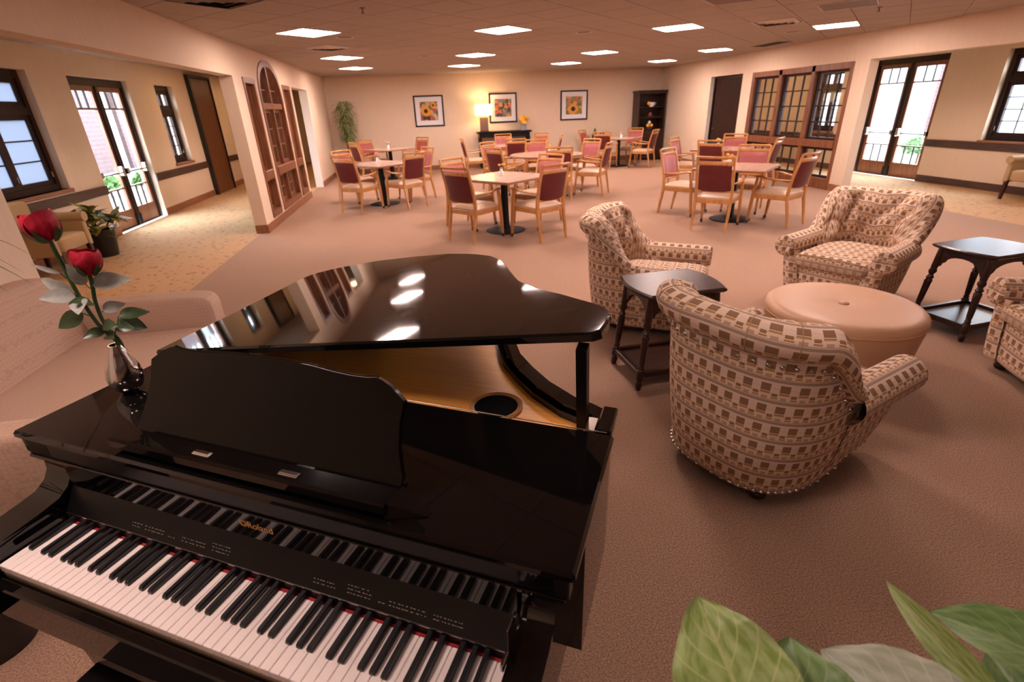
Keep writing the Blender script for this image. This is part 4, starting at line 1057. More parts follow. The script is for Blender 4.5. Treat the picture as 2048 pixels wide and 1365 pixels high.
# far left table
table(-.75, 15.1, 42, 'square wood-top table in the back left corner near the tall plant'); vase(-.78, 15.15, 'small white vase with pink flowers on the back left table', 4)
gC = 'chairs at the back left table'
chair(-1.36, 14.70, 30, W+'left front of the back left table', gC)
chair(-1.22, 15.62, -45, W+'left rear of the back left table, by the tall plant', gC)
chair(-.08, 15.70, 222, W+'turned towards us, right rear of the back left table', gC)
# right square table
table(4.66, 7.22, 43, 'square wood-top table on a black pedestal nearest the right interior window'); vase(4.58, 7.30, 'small white vase with flowers on the table nearest the right interior window', 3)
gD = 'chairs at the right square table'
chair(4.22, 7.93, -54, W+'facing right, left of the table nearest the right interior window', gD)
chair(4.14, 6.78, 45, W+'back to us, at the table nearest the right interior window', gD)
chair(5.09, 6.74, 117, W+'in profile, right front of the table nearest the right interior window', gD)
chair(5.22, 7.78, 226, W+'facing us, right rear of the table nearest the right interior window', gD)
# second right table
table(6.2, 10.2, 43, 'square wood-top table behind the right one, by the dark doorway'); vase(6.15, 10.3, 'small white vase with flowers on the table by the dark doorway', 6)
gE = 'chairs at the table by the dark doorway'
chair(5.77, 9.70, 38, W+'seen from behind, front of the table by the dark doorway', gE)
chair(6.72, 10.75, 225, W+'facing us, rear of the table by the dark doorway', gE)
chair(5.72, 10.72, -50, W+'edge on, left of the table by the dark doorway', gE)
chair(6.66, 9.62, 130, W+'edge on, right of the table by the dark doorway', gE)
# large round table in the middle
table(2.64, 10.95, 10, 'large round wood-top table in the middle of the room', rnd=.76); vase(2.72, 11.0, 'small white vase with green leaves on the round middle table', 9)
gF = 'chairs at the round middle table'
chair(1.78, 11.92, -48, W+'facing us, left rear of the round middle table', gF)
chair(1.70, 10.42, 32, W+'seen from behind, left front of the round middle table', gF)
chair(2.70, 12.00, -96, W+'facing us, behind the round middle table', gF)
chair(2.62, 9.98, 84, W+'seen from behind, in front of the round middle table', gF)
chair(3.58, 11.44, 212, W+'facing us, right rear of the round middle table', gF)
chair(3.48, 10.42, 146, W+'in profile facing left, right of the round middle table', gF)
# round table farther back
table(2.45, 14.35, 20, 'round wood-top table in front of the console with the lamp', rnd=.60); vase(2.5, 14.4, 'small white vase with yellow flowers on the round table before the console', 12)
gH = 'chairs at the round table by the console'
chair(2.52, 15.45, -88, W+'facing us, behind the round table before the console', gH)
chair(3.32, 15.10, 222, W+'facing us, right rear of the round table before the console', gH)
chair(3.42, 13.95, 165, W+'dark side to us, right of the round table before the console', gH)
chair(1.50, 14.30, 2, W+'edge on facing right, left of the round table before the console', gH)
chair(2.42, 13.30, 82, W+'seen from behind, in front of the round table before the console', gH)
# table by the corner cabinet
table(5.85, 15.15, 44, 'square wood-top table in front of the dark corner cabinet'); vase(5.9, 15.1, 'small white vase on the table in front of the corner cabinet', 7)
gI = 'chairs at the table by the corner cabinet'
chair(5.28, 14.68, 52, W+'seen from behind, left front of the table by the corner cabinet', gI)
chair(6.36, 14.55, 136, W+'in profile facing left, right front of the table by the corner cabinet', gI)
chair(6.46, 15.72, 226, W+'facing us, right rear of the table by the corner cabinet', gI)
chair(5.22, 15.72, -42, W+'edge on, left rear of the table by the corner cabinet', gI)

# ---------------------------------------------------------------- tufted club chairs in check fabric (face +x)
def make_armchair():
    E = .12; Z0 = .078
    t = thing('club_chair', 'x', 'armchair')
    def plan(ph, z, off=0.0):
        f = (z-.12)/.7; A = .39+.05*f+off; B = .345+.075*f+off
        c, s = math.cos(ph), math.sin(ph); e = .72
        return (-A*math.copysign(abs(c)**e, c), B*math.copysign(abs(s)**e, s))
    PHM = math.radians(99)
    def topz(ph):                                   # height of the roll along the back, dropping to the arms
        return .50+.33*(1-smoothstep(math.radians(52), math.radians(99), abs(ph)))
    def roll_r(ph): return .048+.034*(1-smoothstep(math.radians(60), math.radians(99), abs(ph)))
    # outside back and sides
    def outside(u, v):
        ph = (u-.5)*2*PHM; z0 = Z0; z1 = topz(ph)-roll_r(ph)*.4
        z = z0+(z1-z0)*v; x, y = plan(ph, z, .012*math.sin(PI*v)); return (x, y, z)
    obj('back_shell', G().grid(outside, 44, 12), 'check_fabric', t, smooth=180, normals=False)
    # rolled crest wrapping over into the tufted inside back
    def prof(ph, v):
        zt = topz(ph); r = roll_r(ph); cz = zt
        if v < .5:                                   # the roll: from under the outside, over the top, to the inside
            a = math.radians(-125)+ (v/.5)*math.radians(265); ox = -.018+r*math.cos(a); oz = cz+r*.92*math.sin(a)
            return ox, oz
        q = (v-.5)/.5; a = math.radians(140); ox0 = -.018+r*math.cos(a); oz0 = cz+r*.92*math.sin(a)
        return ox0-.055*math.sin(q*PI*.55)-.02*q, oz0+(.38-oz0)*q
    def inside(u, v):
        ph = (u-.5)*2*PHM; off, z = prof(ph, v)
        if v > .42:                                  # tufting
            q = (v-.42)/.58; a = u*9; b_ = q*3.2
            d = abs(math.sin(PI*(a*.5+b_*.5)))*abs(math.sin(PI*(a*.5-b_*.5)))
            off -= .068*(d**.5)*math.sin(PI*min(1, q*1.15))*(1-smoothstep(.35, .5, abs(u-.5)))-.010
        x, y = plan(ph, max(z, .12), off); return (x, y, z)
    obj('tufted_back', G().grid(inside, 90, 60), 'check_fabric', t, smooth=180, normals=False)
    for a_ in range(1, 9):                           # tuft buttons
        for b_ in range(1, 4):
            if (a_+b_) % 2: continue
            u = .5+(a_-4.5)/9+.0; q = b_/3.2; v = .42+.58*q
            if .14 < u < .86:
                p = inside(u, v); obj('tuft_button', G().sphere(p, .014, 8, 5), 'beige_fabric', t, smooth=180)
    for s in (-1, 1): obj('arm_pleat', G().sphere((-.015, s*.352, .432), .052, 12, 8, (1.7, .6, 1.0)), 'beige_fabric', t, smooth=180)
    for ph_ in (-.62, -.2, .2, .62):
        u = .5+ph_/(2*PHM); pts = [inside(u, k/14*.46) for k in range(15)]
        obj('crest_seam', G().tube([Vector(p)+Vector((p[0], p[1], 0)).normalized()*.0015+Vector((0, 0, .001)) for p in pts], .0022, 5), 'beige_fabric', t, smooth=60)
    # arms
    for s in (-1, 1):
        def armf(u, v, s=s):
            x = -.06+(.40+E)*u; a = 2*PI*v; r = .092-.002*u; flare = .018*u
            return (x, s*(.362+flare+r*math.cos(a)*.95), .490+r*.95*math.sin(a)-.004*u)
        am = obj('arm_roll', G().grid(armf, 14, 20, closed_v=True), 'check_fabric', t, smooth=180, normals=False)
        sc = G(); n = 20; P = [armf(1, k/n) for k in range(n)]; c = Vector((.352+E, s*.380, .486))
        rings = [[Vector(p) for p in P], [c+(Vector(p)-c)*.82+Vector((.010, 0, 0)) for p in P], [c+(Vector(p)-c)*.45+Vector((.006, 0, 0)) for p in P], [c+(Vector(p)-c)*.36+Vector((-.002, 0, 0)) for p in P]]
        V = [p for r in rings for p in r]+[c+Vector((.004, 0, 0))]; F = []
        for r in range(3):
            for k in range(n): F.append((r*n+k, r*n+(k+1) % n, (r+1)*n+(k+1) % n, (r+1)*n+k))
        for k in range(n): F.append((3*n+k, 3*n+(k+1) % n, 4*n))
        obj('arm_scroll', sc.add(V, F, [(p[1], p[2]) for p in V]), 'check_fabric', am, smooth=60, normals=True)
        def sidef(u, v, s=s):                       # arm panel below the roll, front curling in
            x = -.02+(.33+E)*u; z = Z0+(.46-Z0)*v; return (x, s*(.338+.055*v-.02*u*(1-v)+.012*math.sin(PI*v)), z)
        obj('arm_panel', G().grid(sidef, 8, 8), 'check_fabric', t, smooth=180, normals=False)
        def infl(u, v, s=s): return (-.10+(.42+E)*u, s*(.288+.02*v), .36+.13*v)
        obj('arm_lining', G().grid(infl, 8, 4), 'check_fabric', t, smooth=180, normals=False)
        def frontf(u, v, s=s):
            z = Z0+(.46-Z0)*v; w = .318+.075*v+.012*math.sin(PI*v)
            return (.31+E+.025*math.sin(PI*u)+.012*(1-v), s*(w-.125*u), z)
        obj('arm_front', G().grid(frontf, 4, 8), 'check_fabric', t, smooth=180, normals=False)
    # base, cushion
    def skirt(u, v): return (.302+E+.022*(1-(2*u-1)**2), (u-.5)*.52, Z0+(.33-Z0)*v)
    obj('front_rail', G().grid(skirt, 14, 5), 'check_fabric', t, smooth=180, normals=False)
    def cush(u, v):
        # closed section around a plump cushion
        a = 2*PI*v; y = (u-.5)*.575; e = (1-abs(2*u-1)**10)**.5
        cx, cz = .05+E/2, .385; X = (.30+E/2)*math.copysign(abs(math.cos(a))**.35, math.cos(a)); Z = .068*math.copysign(abs(math.sin(a))**.45, math.sin(a))
        Z += (.018*(1-abs(2*u-1)**2)*max(0, math.sin(a)))
        return (cx+X*(.96+.04*e), y*(.97+.03*abs(math.sin(a))), cz+Z*(.35+.65*e))
    obj('seat_cushion', G().grid(cush, 24, 32, closed_v=True), 'check_fabric', t, smooth=180, normals=False)
    for zz in (.345, .432):
        obj('cushion_welt', G().tube([(.338+E, (k/12-.5)*.56, zz+.012*(1 if zz > .4 else 0)*(1-abs(2*k/12-1)**2)) for k in range(13)], .005, 6), 'beige_fabric', t, smooth=60)
    obj('seat_deck', G().prism([plan(math.radians(a), .2, -.02) for a in range(-95, 96, 10)]+[(.29+E, .27), (.29+E, -.27)], .09, .33, lambda a, b_, h: (a, b_, h)), 'beige_fabric', t, tri=True)
    obj('base_frame', G().prism([plan(math.radians(a), .12, -.03) for a in range(-90, 91, 10)]+[(.27+E, .27), (.27+E, -.27)], .05, .085, lambda a, b_, h: (a, b_, h)), 'dark_walnut', t, tri=True)
    # nailheads: along the foot of the shell and under the roll
    nail = G().lathe([(0, .007), (.006, .0066), (.0102, .0038), (.0112, 0)], 10); n0 = None
    def put(p, nrm):
        nonlocal n0
        q = Vector(nrm).normalized().to_track_quat('Z', 'Y').to_euler()
        if n0 is None: n0 = obj('nailhead', nail, 'nickel', t, smooth=60, loc=p, rot=q)
        else: share('nailhead', n0, t, p, q)
    for k in range(34):
        ph = (k/33-.5)*2*math.radians(97); x, y = plan(ph, Z0+.012, .004); x2, y2 = plan(ph, Z0+.012, .02)
        put((x, y, Z0+.012), (x2-x, y2-y, .05))
    for k in range(25):
        ph = (k/24-.5)*2*math.radians(92); r = roll_r(ph); z = topz(ph)-r*.92-.026; x, y = plan(ph, z, .0145); x2, y2 = plan(ph, z, .05)
        put((x, y, z), (x2-x, y2-y, -.01))
    for s in (-1, 1):
        for k in range(8): put((.06+.05*k, s*(.341-.02*(.08+.05*k)/(.33+E)), Z0+.012), (0, s, .05))
    for (x, y) in ((.24+E, .25), (.24+E, -.25), (-.27, .20), (-.27, -.20)):
        obj('bun_foot', G().lathe([(0, 0), (.024, 0), (.034, .010), (.038, .024), (.030, .036), (.038, .046), (.040, .06), (0, .06)], 16, (x, y, 0)), 'dark_walnut', t, smooth=50)
    return t
AC0 = make_armchair(); KIDS[AC0.name] = list(AC0.children)
for k in AC0.children: KIDS[k.name] = list(k.children)
ACS = [(1.56, 1.91, 23, 'check-patterned club chair nearest us, its nailhead-trimmed back to the piano'),
       (1.72, 3.74, -34, 'check-patterned club chair behind the dark side table, facing right'),
       (3.70, 3.78, 206, 'check-patterned tufted club chair facing us beyond the ottoman'),
       (3.90, 1.99, 157, 'check-patterned club chair cut off by the right edge of the photo')]
for k, (x, y, d, lb) in enumerate(ACS):
    c = AC0 if k == 0 else copy_tree(AC0)
    c.location = (x, y, 0); c.rotation_euler = (0, 0, math.radians(d)); c.scale = (1.02, 1.02, 1.02); c['label'] = lb; c['group'] = 'check-patterned club chairs'; c['category'] = 'armchair'

# ---------------------------------------------------------------- ottoman
t = thing('ottoman', 'round tan leather ottoman with a centre button between the club chairs', 'ottoman', (2.62, 2.66, 0))
obj('leather_drum', G().lathe([(0, .02), (.395, .02), (.41, .04), (.425, .16), (.442, .28), (.458, .39), (.462, .415), (.455, .44), (.435, .458), (.40, .466), (.30, .469), (.12, .466), (.05, .460), (.02, .455), (0, .454)], 64), 'tan_leather', t, smooth=60)
obj('top_seam', G().lathe([(.459, .397), (.4635, .400), (.4635, .404), (.459, .407)], 64, cap=False), 'tan_leather', t, smooth=60)
obj('centre_button', G().sphere((0, 0, .459), .033, 16, 8, (1, 1, .42)), 'tan_leather', t, smooth=180)
for a in range(4): obj('foot', G().lathe([(0, 0), (.022, 0), (.026, .02), (0, .022)], 12, (.30*math.cos(a*PI/2+.4), .30*math.sin(a*PI/2+.4), 0)), 'dark_walnut', t)

# ---------------------------------------------------------------- turned-leg side tables
def side_table(x, y, deg, label):
    t = thing('side_table', label, 'table', (x, y, 0), math.radians(deg), 'dark side tables')
    hx, hy, z = .295, .225, .645
    po = []
    n = 10
    for k in range(n+1): s = k/n*2-1; po.append((hx-.045+.045*(1-s*s), s*hy))
    for k in range(n+1): s = 1-k/n*2; po.append((-(hx-.045+.045*(1-s*s)), s*hy))
    def off2(p, d): q = Vector(p); return (q.x*(1-d/hx), q.y*(1-d/hy))
    V = [(*off2(p, .012), z-.030) for p in po]+[(*p, z-.018) for p in po]+[(*p, z-.008) for p in po]+[(*off2(p, .012), z) for p in po]; m_ = len(po)
    F = [list(range(m_))[::-1], [3*m_+i for i in range(m_)]]
    for r in range(3): F += [(r*m_+i, r*m_+(i+1) % m_, (r+1)*m_+(i+1) % m_, (r+1)*m_+i) for i in range(m_)]
    obj('table_top', G().add(V, F), 'dark_walnut', t, tri=True)
    def arch(L, d0=.075, d1=.035):
        q = [(-L, .015), (L, .015), (L, -.12), (L-.03, -.12), (L-.035, -.10)]
        for k in range(9): a = PI*k/8; q.append(((L-.055)*math.cos(a), -.085+.055*math.sin(a)))
        return q+[(-L+.035, -.10), (-L+.03, -.12), (-L, -.12)]
    lx, ly = .225, .17
    for s in (-1, 1):
        obj('apron', G().prism(arch(lx), s*ly-.009, s*ly+.009, lambda a, b_, h: (a, h, z-.045+b_)), 'dark_walnut', t, tri=True)
        obj('apron', G().prism(arch(ly), s*(lx+.0)-.009, s*lx+.009, lambda a, b_, h: (h, a, z-.045+b_)), 'dark_walnut', t, tri=True)
    prof = [(.0, 0), (.014, 0), (.020, .02), (.022, .045), (.015, .06), (.026, .075), (.026, .135), (.017, .145), (.022, .155), (.016, .165), (.020, .20), (.024, .33), (.026, .36), (.019, .375), (.027, .385), (.019, .398), (.015, .41), (.025, .425), (.027, .44), (.020, .455), (.023, .47), (.023, z-.03), (0, z-.03)]
    for sx in (-1, 1):
        for sy in (-1, 1):
            g = G().lathe(prof, 14)
            sh = Matrix.Identity(4); sh[0][2] = -sx*.055/.6; sh[1][2] = -sy*.03/.6; g.xf(Matrix.Translation((sx*(lx+.05), sy*(ly+.025), 0)) @ sh)
            obj('leg', g, 'dark_walnut', t, smooth=45)
    a, b_ = lx+.04, ly+.018
    obj('shelf', G().box(-a+.02, a-.02, -b_+.02, b_-.02, .095, .107), 'dark_walnut', t)
    for s in (-1, 1):
        obj('stretcher', G().box(-a, a, s*b_-.016, s*b_+.016, .085, .128, .006), 'dark_walnut', t); obj('stretcher', G().box(s*a-.016, s*a+.016, -b_, b_, .085, .128, .006), 'dark_walnut', t)
side_table(1.505, 2.86, 3, 'dark turned-leg side table between the two left club chairs')
side_table(4.06, 2.99, 6, 'dark turned-leg side table by the right club chairs')

# ---------------------------------------------------------------- sofa along the left wall (faces +x)
t = thing('loveseat', 'pinkish beige loveseat with a faint trellis weave behind the piano', 'sofa', (-2.0, 2.78, 0))
def soft(x0, x1, y0, y1, z0, z1, r=.05, n=10, puff=.012):
    g = G()
    def f(u, v):
        a = 2*PI*v-PI/4; c, s = math.cos(a), math.sin(a); k = max(abs(c), abs(s)); rx, rz = (x1-x0)/2, (z1-z0)/2
        sx = math.copysign(min(1, abs(c)**.22*1.0), c); sz = math.copysign(min(1, abs(s)**.22), s)
        e = (1-abs(2*u-1)**12)**.5; e2 = 1-(1-e)*min(1, r/min(rx, rz))
        return ((x0+x1)/2+sx*rx*e2, y0+(y1-y0)*u, (z0+z1)/2+sz*rz*e2+puff*math.sin(PI*u)*max(0, s))
    g.grid(f, n*2, 32, closed_v=True, uv=False)
    m_ = 32
    g.f.append(tuple(range(m_))); g.f.append(tuple(n*2*m_+k for k in range(m_)))
    return g
obj('frame', G().box(-.40, .50, -.92, .86, .10, .27, .02), 'trellis_fabric', t)
obj('seat_cushion', soft(-.25, .56, -.74, .66, .26, .445, .05), 'trellis_fabric', t, smooth=60)
def backf(u, v):
    a = 2*PI*v-PI/4; c, s = math.cos(a), math.sin(a); sx = math.copysign(abs(c)**.3, c); sz = math.copysign(abs(s)**.3, s)
    z = .58+.28*sz; lean = -.10*(z-.3)/.5
    e = (1-abs(2*u-1)**10)**.5
    return (-.29+lean+.12*sx*(.5+.5*e), -.86+1.62*u, z-.05*(1-e)-.03*(2*u-1)**2)
g = G().grid(backf, 20, 28, closed_v=True, uv=False); g.f.append(tuple(range(28))); g.f.append(tuple(20*28+k for k in range(28)))
obj('back_cushion', g, 'trellis_fabric', t, smooth=60)
for y0, y1 in ((.66, .84), (-.92, -.76)): obj('arm', soft(-.40, .55, y0, y1, .10, .625, .03, puff=0), 'trellis_fabric', t, smooth=60)
for sx in (-.34, .44):
    for sy in (-.84, .76): obj('leg', G().tube([(sx, sy, .10), (sx, sy, 0)], [.024, .018], 4, square=True), 'dark_walnut', t)

# ---------------------------------------------------------------- back wall: pictures, console, lamp, flowers, cabinet
def picture(x0, x1, z0, z1, art, label):
    xc, zc = (x0+x1)/2, (z0+z1)/2; w, h = (x1-x0)/2, (z1-z0)/2
    t = thing('framed_picture', label, 'picture', (xc, YB, zc), 0, 'framed flower pictures on the back wall'); f = .04
    g = G().box(-w, -w+f, -.032, 0, -h, h, .004).box(w-f, w, -.032, 0, -h, h, .004).box(-w+f, w-f, -.032, 0, h-f, h, .004).box(-w+f, w-f, -.032, 0, -h, -h+f, .004)
    obj('frame', g, 'frame_black', t)
    obj('mount', G().box(-w+f, w-f, -.016, -.004, -h+f, h-f), 'picture_mat', t)
    a, b_ = w*.60, h*.60
    g = G(); g.add([(-a, -.0168, -b_), (a, -.0168, -b_), (a, -.0168, b_), (-a, -.0168, b_)], [(0, 1, 2, 3)], [(0, 0), (1, 0), (1, 1), (0, 1)])
    obj('print', g, art, t, normals=False)
    obj('glass_sheet', G().box(-w+f, w-f, -.024, -.022, -h+f, h-f), 'glass', t)
picture(.02, .90, 1.25, 2.11, 'picture_sunflower', 'black-framed sunflower picture, left of the three on the back wall')
picture(2.29, 3.15, 1.28, 2.11, 'picture_poppies', 'black-framed red poppy picture behind the lamp')
picture(4.54, 5.42, 1.27, 2.12, 'picture_sunflower_b', 'black-framed sunflower picture, right of the three on the back wall')
t = thing('framed_picture', 'tall dark-framed picture on the left hall wall past the fire door', 'picture', (XOL, 16.4, 1.45))
obj('frame', G().box(0, .03, -.35, -.31, -.4, .4).box(0, .03, .31, .35, -.4, .4).box(0, .03, -.31, .31, .36, .4).box(0, .03, -.31, .31, -.4, -.36), 'frame_black', t); obj('mount', G().box(0, .012, -.31, .31, -.36, .36), 'picture_mat', t)
t = thing('console_table', 'narrow black console table against the back wall under the poppy picture', 'table', (2.68, 16.64, 0))
obj('table_top', G().box(-.84, .84, -.21, .21, 1.0, 1.05, .008), 'frame_black', t); obj('apron', G().box(-.78, .78, -.17, .17, .88, 1.0, .004), 'frame_black', t); obj('lower_shelf', G().box(-.76, .76, -.16, .16, .20, .23, .004), 'frame_black', t)
for sx in (-.75, .75):
    for sy in (-.15, .15): obj('leg', G().tube([(sx, sy, .88), (sx, sy, 0)], [.035, .026], 4, square=True), 'frame_black', t)
t = thing('table_lamp', 'lit table lamp with a cream rectangular shade on the console', 'lamp', (2.07, 16.6, 1.05))
obj('base', G().box(-.12, .12, -.07, .07, 0, .42, .01), 'lamp_base', t); obj('plinth', G().box(-.14, .14, -.09, .09, 0, .02, .004), 'frame_black', t); obj('stem', G().tube([(0, 0, .42), (0, 0, .55)], .01, 8), 'nickel', t)
g = G(); V = []
for (w, d, z) in ((.24, .13, .46), (.235, .125, .76), (.228, .118, .755), (.232, .122, .465)): V += [(-w, -d, z), (w, -d, z), (w, d, z), (-w, d, z)]
g.add(V, [(r*4+k, r*4+(k+1) % 4, ((r+1) % 4)*4+(k+1) % 4, ((r+1) % 4)*4+k) for r in range(4) for k in range(4)])
obj('shade', g, 'lamp_shade', t)
bl = bpy.data.lights.new('bulb', 'POINT'); bl.energy = 13; bl.color = (1, .72, .46); bl.shadow_soft_size = .05
bo = bpy.data.objects.new('bulb', bl); col.objects.link(bo); bo.parent = t; bo.location = (0, 0, .62)
t = thing('flower_pot', 'blue-grey pot of yellow sunflowers at the right end of the console', 'flowers', (3.28, 16.58, 1.05))
obj('pot', G().lathe([(0, 0), (.085, 0), (.115, .15), (.12, .16), (.105, .16), (.08, .05), (0, .04)], 20), 'pot_blue', t, smooth=40)
rr = random.Random(5)
for k in range(9):
    a = rr.random()*6.28; d = rr.uniform(.02, .15); c = Vector((d*math.cos(a), d*math.sin(a)-.03, rr.uniform(.22, .36)))
    fl = obj('flower', G().lathe([(.0, .012), (.03, .012), (.075, .022), (.078, .012), (.03, 0), (0, -.01)], 14).xf(Matrix.Translation(c) @ Matrix.Rotation(rr.uniform(.5, 1.2), 4, 'X')), 'petal_yellow', t, smooth=40)
    obj('flower_stem', G().tube([(0, 0, .08), c], .005, 5), 'leaf_green', fl)
    obj('leaf', orient(leaf_g(.12, .07, .3, .2, 5), c*.8, (math.cos(a), math.sin(a), .3)), 'leaf_green', t, smooth=180, normals=False)
CB = thing('corner_cabinet', 'tall dark cherry cabinet with open shelves standing in the back right corner', 'cabinet', (7.37, 16.62, 0))
CW, CD, CHh = .45, .24, 2.0
obj('body', G().box(-CW, -CW+.035, -CD, CD, 0, CHh, .004).box(CW-.035, CW, -CD, CD, 0, CHh, .004).box(-CW+.035, CW-.035, CD-.02, CD, .05, CHh-.03).box(-CW+.035, CW-.035, -CD, CD-.02, CHh-.06, CHh-.02).box(-CW+.035, CW-.035, -CD, CD-.02, .04, .08), 'slab_cherry' if 'slab_cherry' in M else 'dark_walnut', CB)
obj('cornice', G().box(-CW-.03, CW+.03, -CD-.03, CD, CHh-.02, CHh+.04, .012), 'dark_walnut', CB)
for z in (.92, 1.27, 1.57): obj('shelf', G().box(-CW+.035, CW-.035, -CD+.01, CD-.02, z-.022, z, .003), 'dark_walnut', CB)
for s in (-1, 1):
    d = obj('door', G().box(s*.003, s*(CW-.037), -CD-.005, -CD+.018, .085, .89, .005), 'dark_walnut', CB)
    obj('door_panel', G().box(s*.07, s*(CW-.10), -CD-.010, -CD-.004, .16, .82, .008), 'dark_walnut', d); obj('knob', G().sphere((s*.03, -CD-.02, .52), .013, 10, 6), 'nickel', d, smooth=180)
def trinket(x, z, parts, label, cat):
    t = thing('shelf_ornament', label, cat, (7.37+x, 16.54, z), 0, 'ornaments in the corner cabinet')
    for nm, g, m in parts: obj(nm, g, m, t, smooth=50)
trinket(.04, 1.57, [('bowl', G().lathe([(0, 0), (.06, 0), (.10, .08), (.11, .13), (.10, .13), (.05, .03), (0, .03)], 16), 'vase_white'), ('blossom', G().sphere((-.10, -.03, .10), .06, 8, 6), 'petal_yellow'), ('handle', G().tube([(.09, 0, .12), (.15, 0, .10), (.10, 0, .04)], .01, 6), 'vase_white')], 'white pitcher with a yellow blossom on the top cabinet shelf', 'ornament')
trinket(.02, 1.27, [('dish', G().lathe([(0, 0), (.07, 0), (.12, .05), (.11, .05), (0, .02)], 16), 'rose_vinyl'), ('fruit', G().sphere((0, 0, .085), .055, 8, 6), 'rose_vinyl')], 'small reddish dish on the middle cabinet shelf', 'ornament')
trinket(.02, .92, [('basket', G().lathe([(0, 0), (.08, 0), (.11, .07), (0, .07)], 14), 'stem_brown'), ('blossom', G().sphere((-.06, -.02, .11), .06, 8, 6), 'petal_yellow'), ('blossom', G().sphere((.06, -.02, .11), .055, 8, 6), 'petal_yellow'), ('cap', G().sphere((.0, .02, .20), .05, 8, 6), 'vase_white')], 'basket of yellow flowers on the lowest open cabinet shelf', 'ornament')
# outlets and switches
for (x, y, z, ax, w) in ((XR, 16.1, .53, 'x', 'near the cabinet on the right return wall, first of two'), (XR, 15.86, .53, 'x', 'near the cabinet on the right return wall, second of two'), (XR, 14.44, .54, 'x', 'by the right doorway, first of two'), (XR, 14.18, .54, 'x', 'by the right doorway, second of two'), (XL, 15.3, 1.2, 'l', 'on the left return wall by the tall plant')):
    t = thing('wall_plate', 'small pale wall plate ' + w, 'wall plate', (x, y, z)); s = -1 if ax == 'x' else 1
    obj('plate', G().box(0, s*.006, -.04, .04, -.06, .06, .002), 'plate_white', t); obj('socket', G().box(s*.006, s*.008, -.015, .015, -.035, .035), 'plate_white', t)

# ---------------------------------------------------------------- hall chairs
def hall_chair(x, y, deg, label):
    t = thing('lobby_chair', label, 'armchair', (x, y, 0), math.radians(deg), 'beige lobby chairs in the halls')
    obj('seat', soft(-.26, .30, -.28, .28, .30, .47, .05), 'beige_fabric', t, smooth=60)
    obj('back', soft(-.36, -.22, -.30, .30, .30, .86, .06), 'beige_fabric', t, smooth=60)
    for s in (-1, 1):
        am = obj('arm', G().box(-.30, .28, s*.285, s*.36, .28, .62, .012), 'beige_fabric', t)
        obj('arm_roll', G().tube([(-.30, s*.33, .63), (.30, s*.33, .63)], .062, 14), 'beige_fabric', am, smooth=50)
        for xx in (-.28, .25): obj('leg', G().tube([(xx, s*.30, .30), (xx+.02*(1 if xx > 0 else -1), s*.30, 0)], [.026, .018], 4, square=True), 'dark_walnut', t)
hall_chair(-4.50, 6.92, 0, 'beige upholstered chair by the plant under the left window')
hall_chair(9.92, 6.93, 180, 'beige rolled-arm chair under the right window at the photo edge')

# ---------------------------------------------------------------- plants
def pot(t, r, h, m='pot_black'):
    obj('pot', G().lathe([(0, 0), (r*.72, 0), (r*.98, h*.94), (r, h), (r*.9, h), (r*.86, h*.86), (0, h*.86)], 28), m, t, smooth=40); obj('soil', G().lathe([(0, h*.88), (r*.87, h*.88), (r*.87, h*.86)], 20), 'soil', t)
t = thing('croton_plant', 'variegated yellow-green croton in a black pot left of the glazed doors', 'plant', (-4.42, 7.80, 0)); pot(t, .20, .36)
rr = random.Random(11); l0 = None
for sx, sy, h in ((0, 0, .62), (.10, .07, .50), (-.09, .12, .56), (.04, -.12, .46), (-.12, -.06, .58)):
    top = Vector((sx*1.6, sy*1.6, h)); stt = obj('stem', G().tube([(sx*.4, sy*.4, .31), top], [.012, .008], 6), 'stem_brown', t)
    for k in range(19):
        a = k*2.4+rr.random(); el = rr.uniform(-.15, 1.0); d = Vector((math.cos(a)*math.cos(el), math.sin(a)*math.cos(el), math.sin(el)))
        if l0 is None: l0 = obj('leaf', leaf_g(.25, .10, .35, .25, 6), 'croton_leaf', t, smooth=180, normals=False)
        o = l0 if k == 0 and l0.get('done') is None else share('leaf', l0, t)
        l0['done'] = 1
        b_ = top-Vector((0, 0, rr.uniform(0, .16))); q = d; u = Vector((0, 0, 1)); u = (u-q*u.dot(q)).normalized(); x = q.cross(u)
        Mx = Matrix((x, q, u)).transposed().to_4x4(); Mx.translation = b_; o.matrix_local = Mx @ Matrix.Scale(rr.uniform(.8, 1.15), 4)
if 'done' in l0: del l0['done']
t = thing('corner_plant', 'tall slender leafy plant in the back left corner', 'plant', (-1.93, 16.33, 0)); pot(t, .19, .34)
g = G(); rr = random.Random(4)
for k in range(3):
    dx, dy = rr.uniform(-.05, .05), rr.uniform(-.05, .05)
    obj('stem', G().tube([(dx, dy, .28), (dx*1.5, dy*1.5, 1.0), (dx*3, dy*3, 1.85)], [.018, .015, .008], 7), 'stem_brown', t, smooth=40)
for k in range(620):
    z = rr.uniform(.98, 2.02); a = rr.random()*6.28; r = rr.uniform(.02, .24)*(1.3-abs(z-1.6)); d = Vector((math.cos(a), math.sin(a), rr.uniform(-.75, .35)))
    lf = orient(leaf_g(rr.uniform(.11, .19), .036, .4, .2, 4), (r*math.cos(a), r*math.sin(a), z), d); g.add(lf.v, lf.f, [lf.uv[i] for i in range(len(lf.v))])
obj('foliage', g, 'leaf_green', t, smooth=180, normals=False)['kind'] = 'stuff'
t = thing('floor_plant', 'dark leafy floor plant behind the table by the corner cabinet', 'plant', (5.55, 16.45, 0)); pot(t, .17, .32)
for k in range(12):
    a = k*2.4; el = .5+.07*k; obj('leaf', orient(leaf_g(.55+.04*(k % 5), .16, .3, .2, 8), (0, 0, .3+.02*k), (math.cos(a)*math.cos(el), math.sin(a)*math.cos(el), math.sin(el))), 'palm_green', t, smooth=180, normals=False)
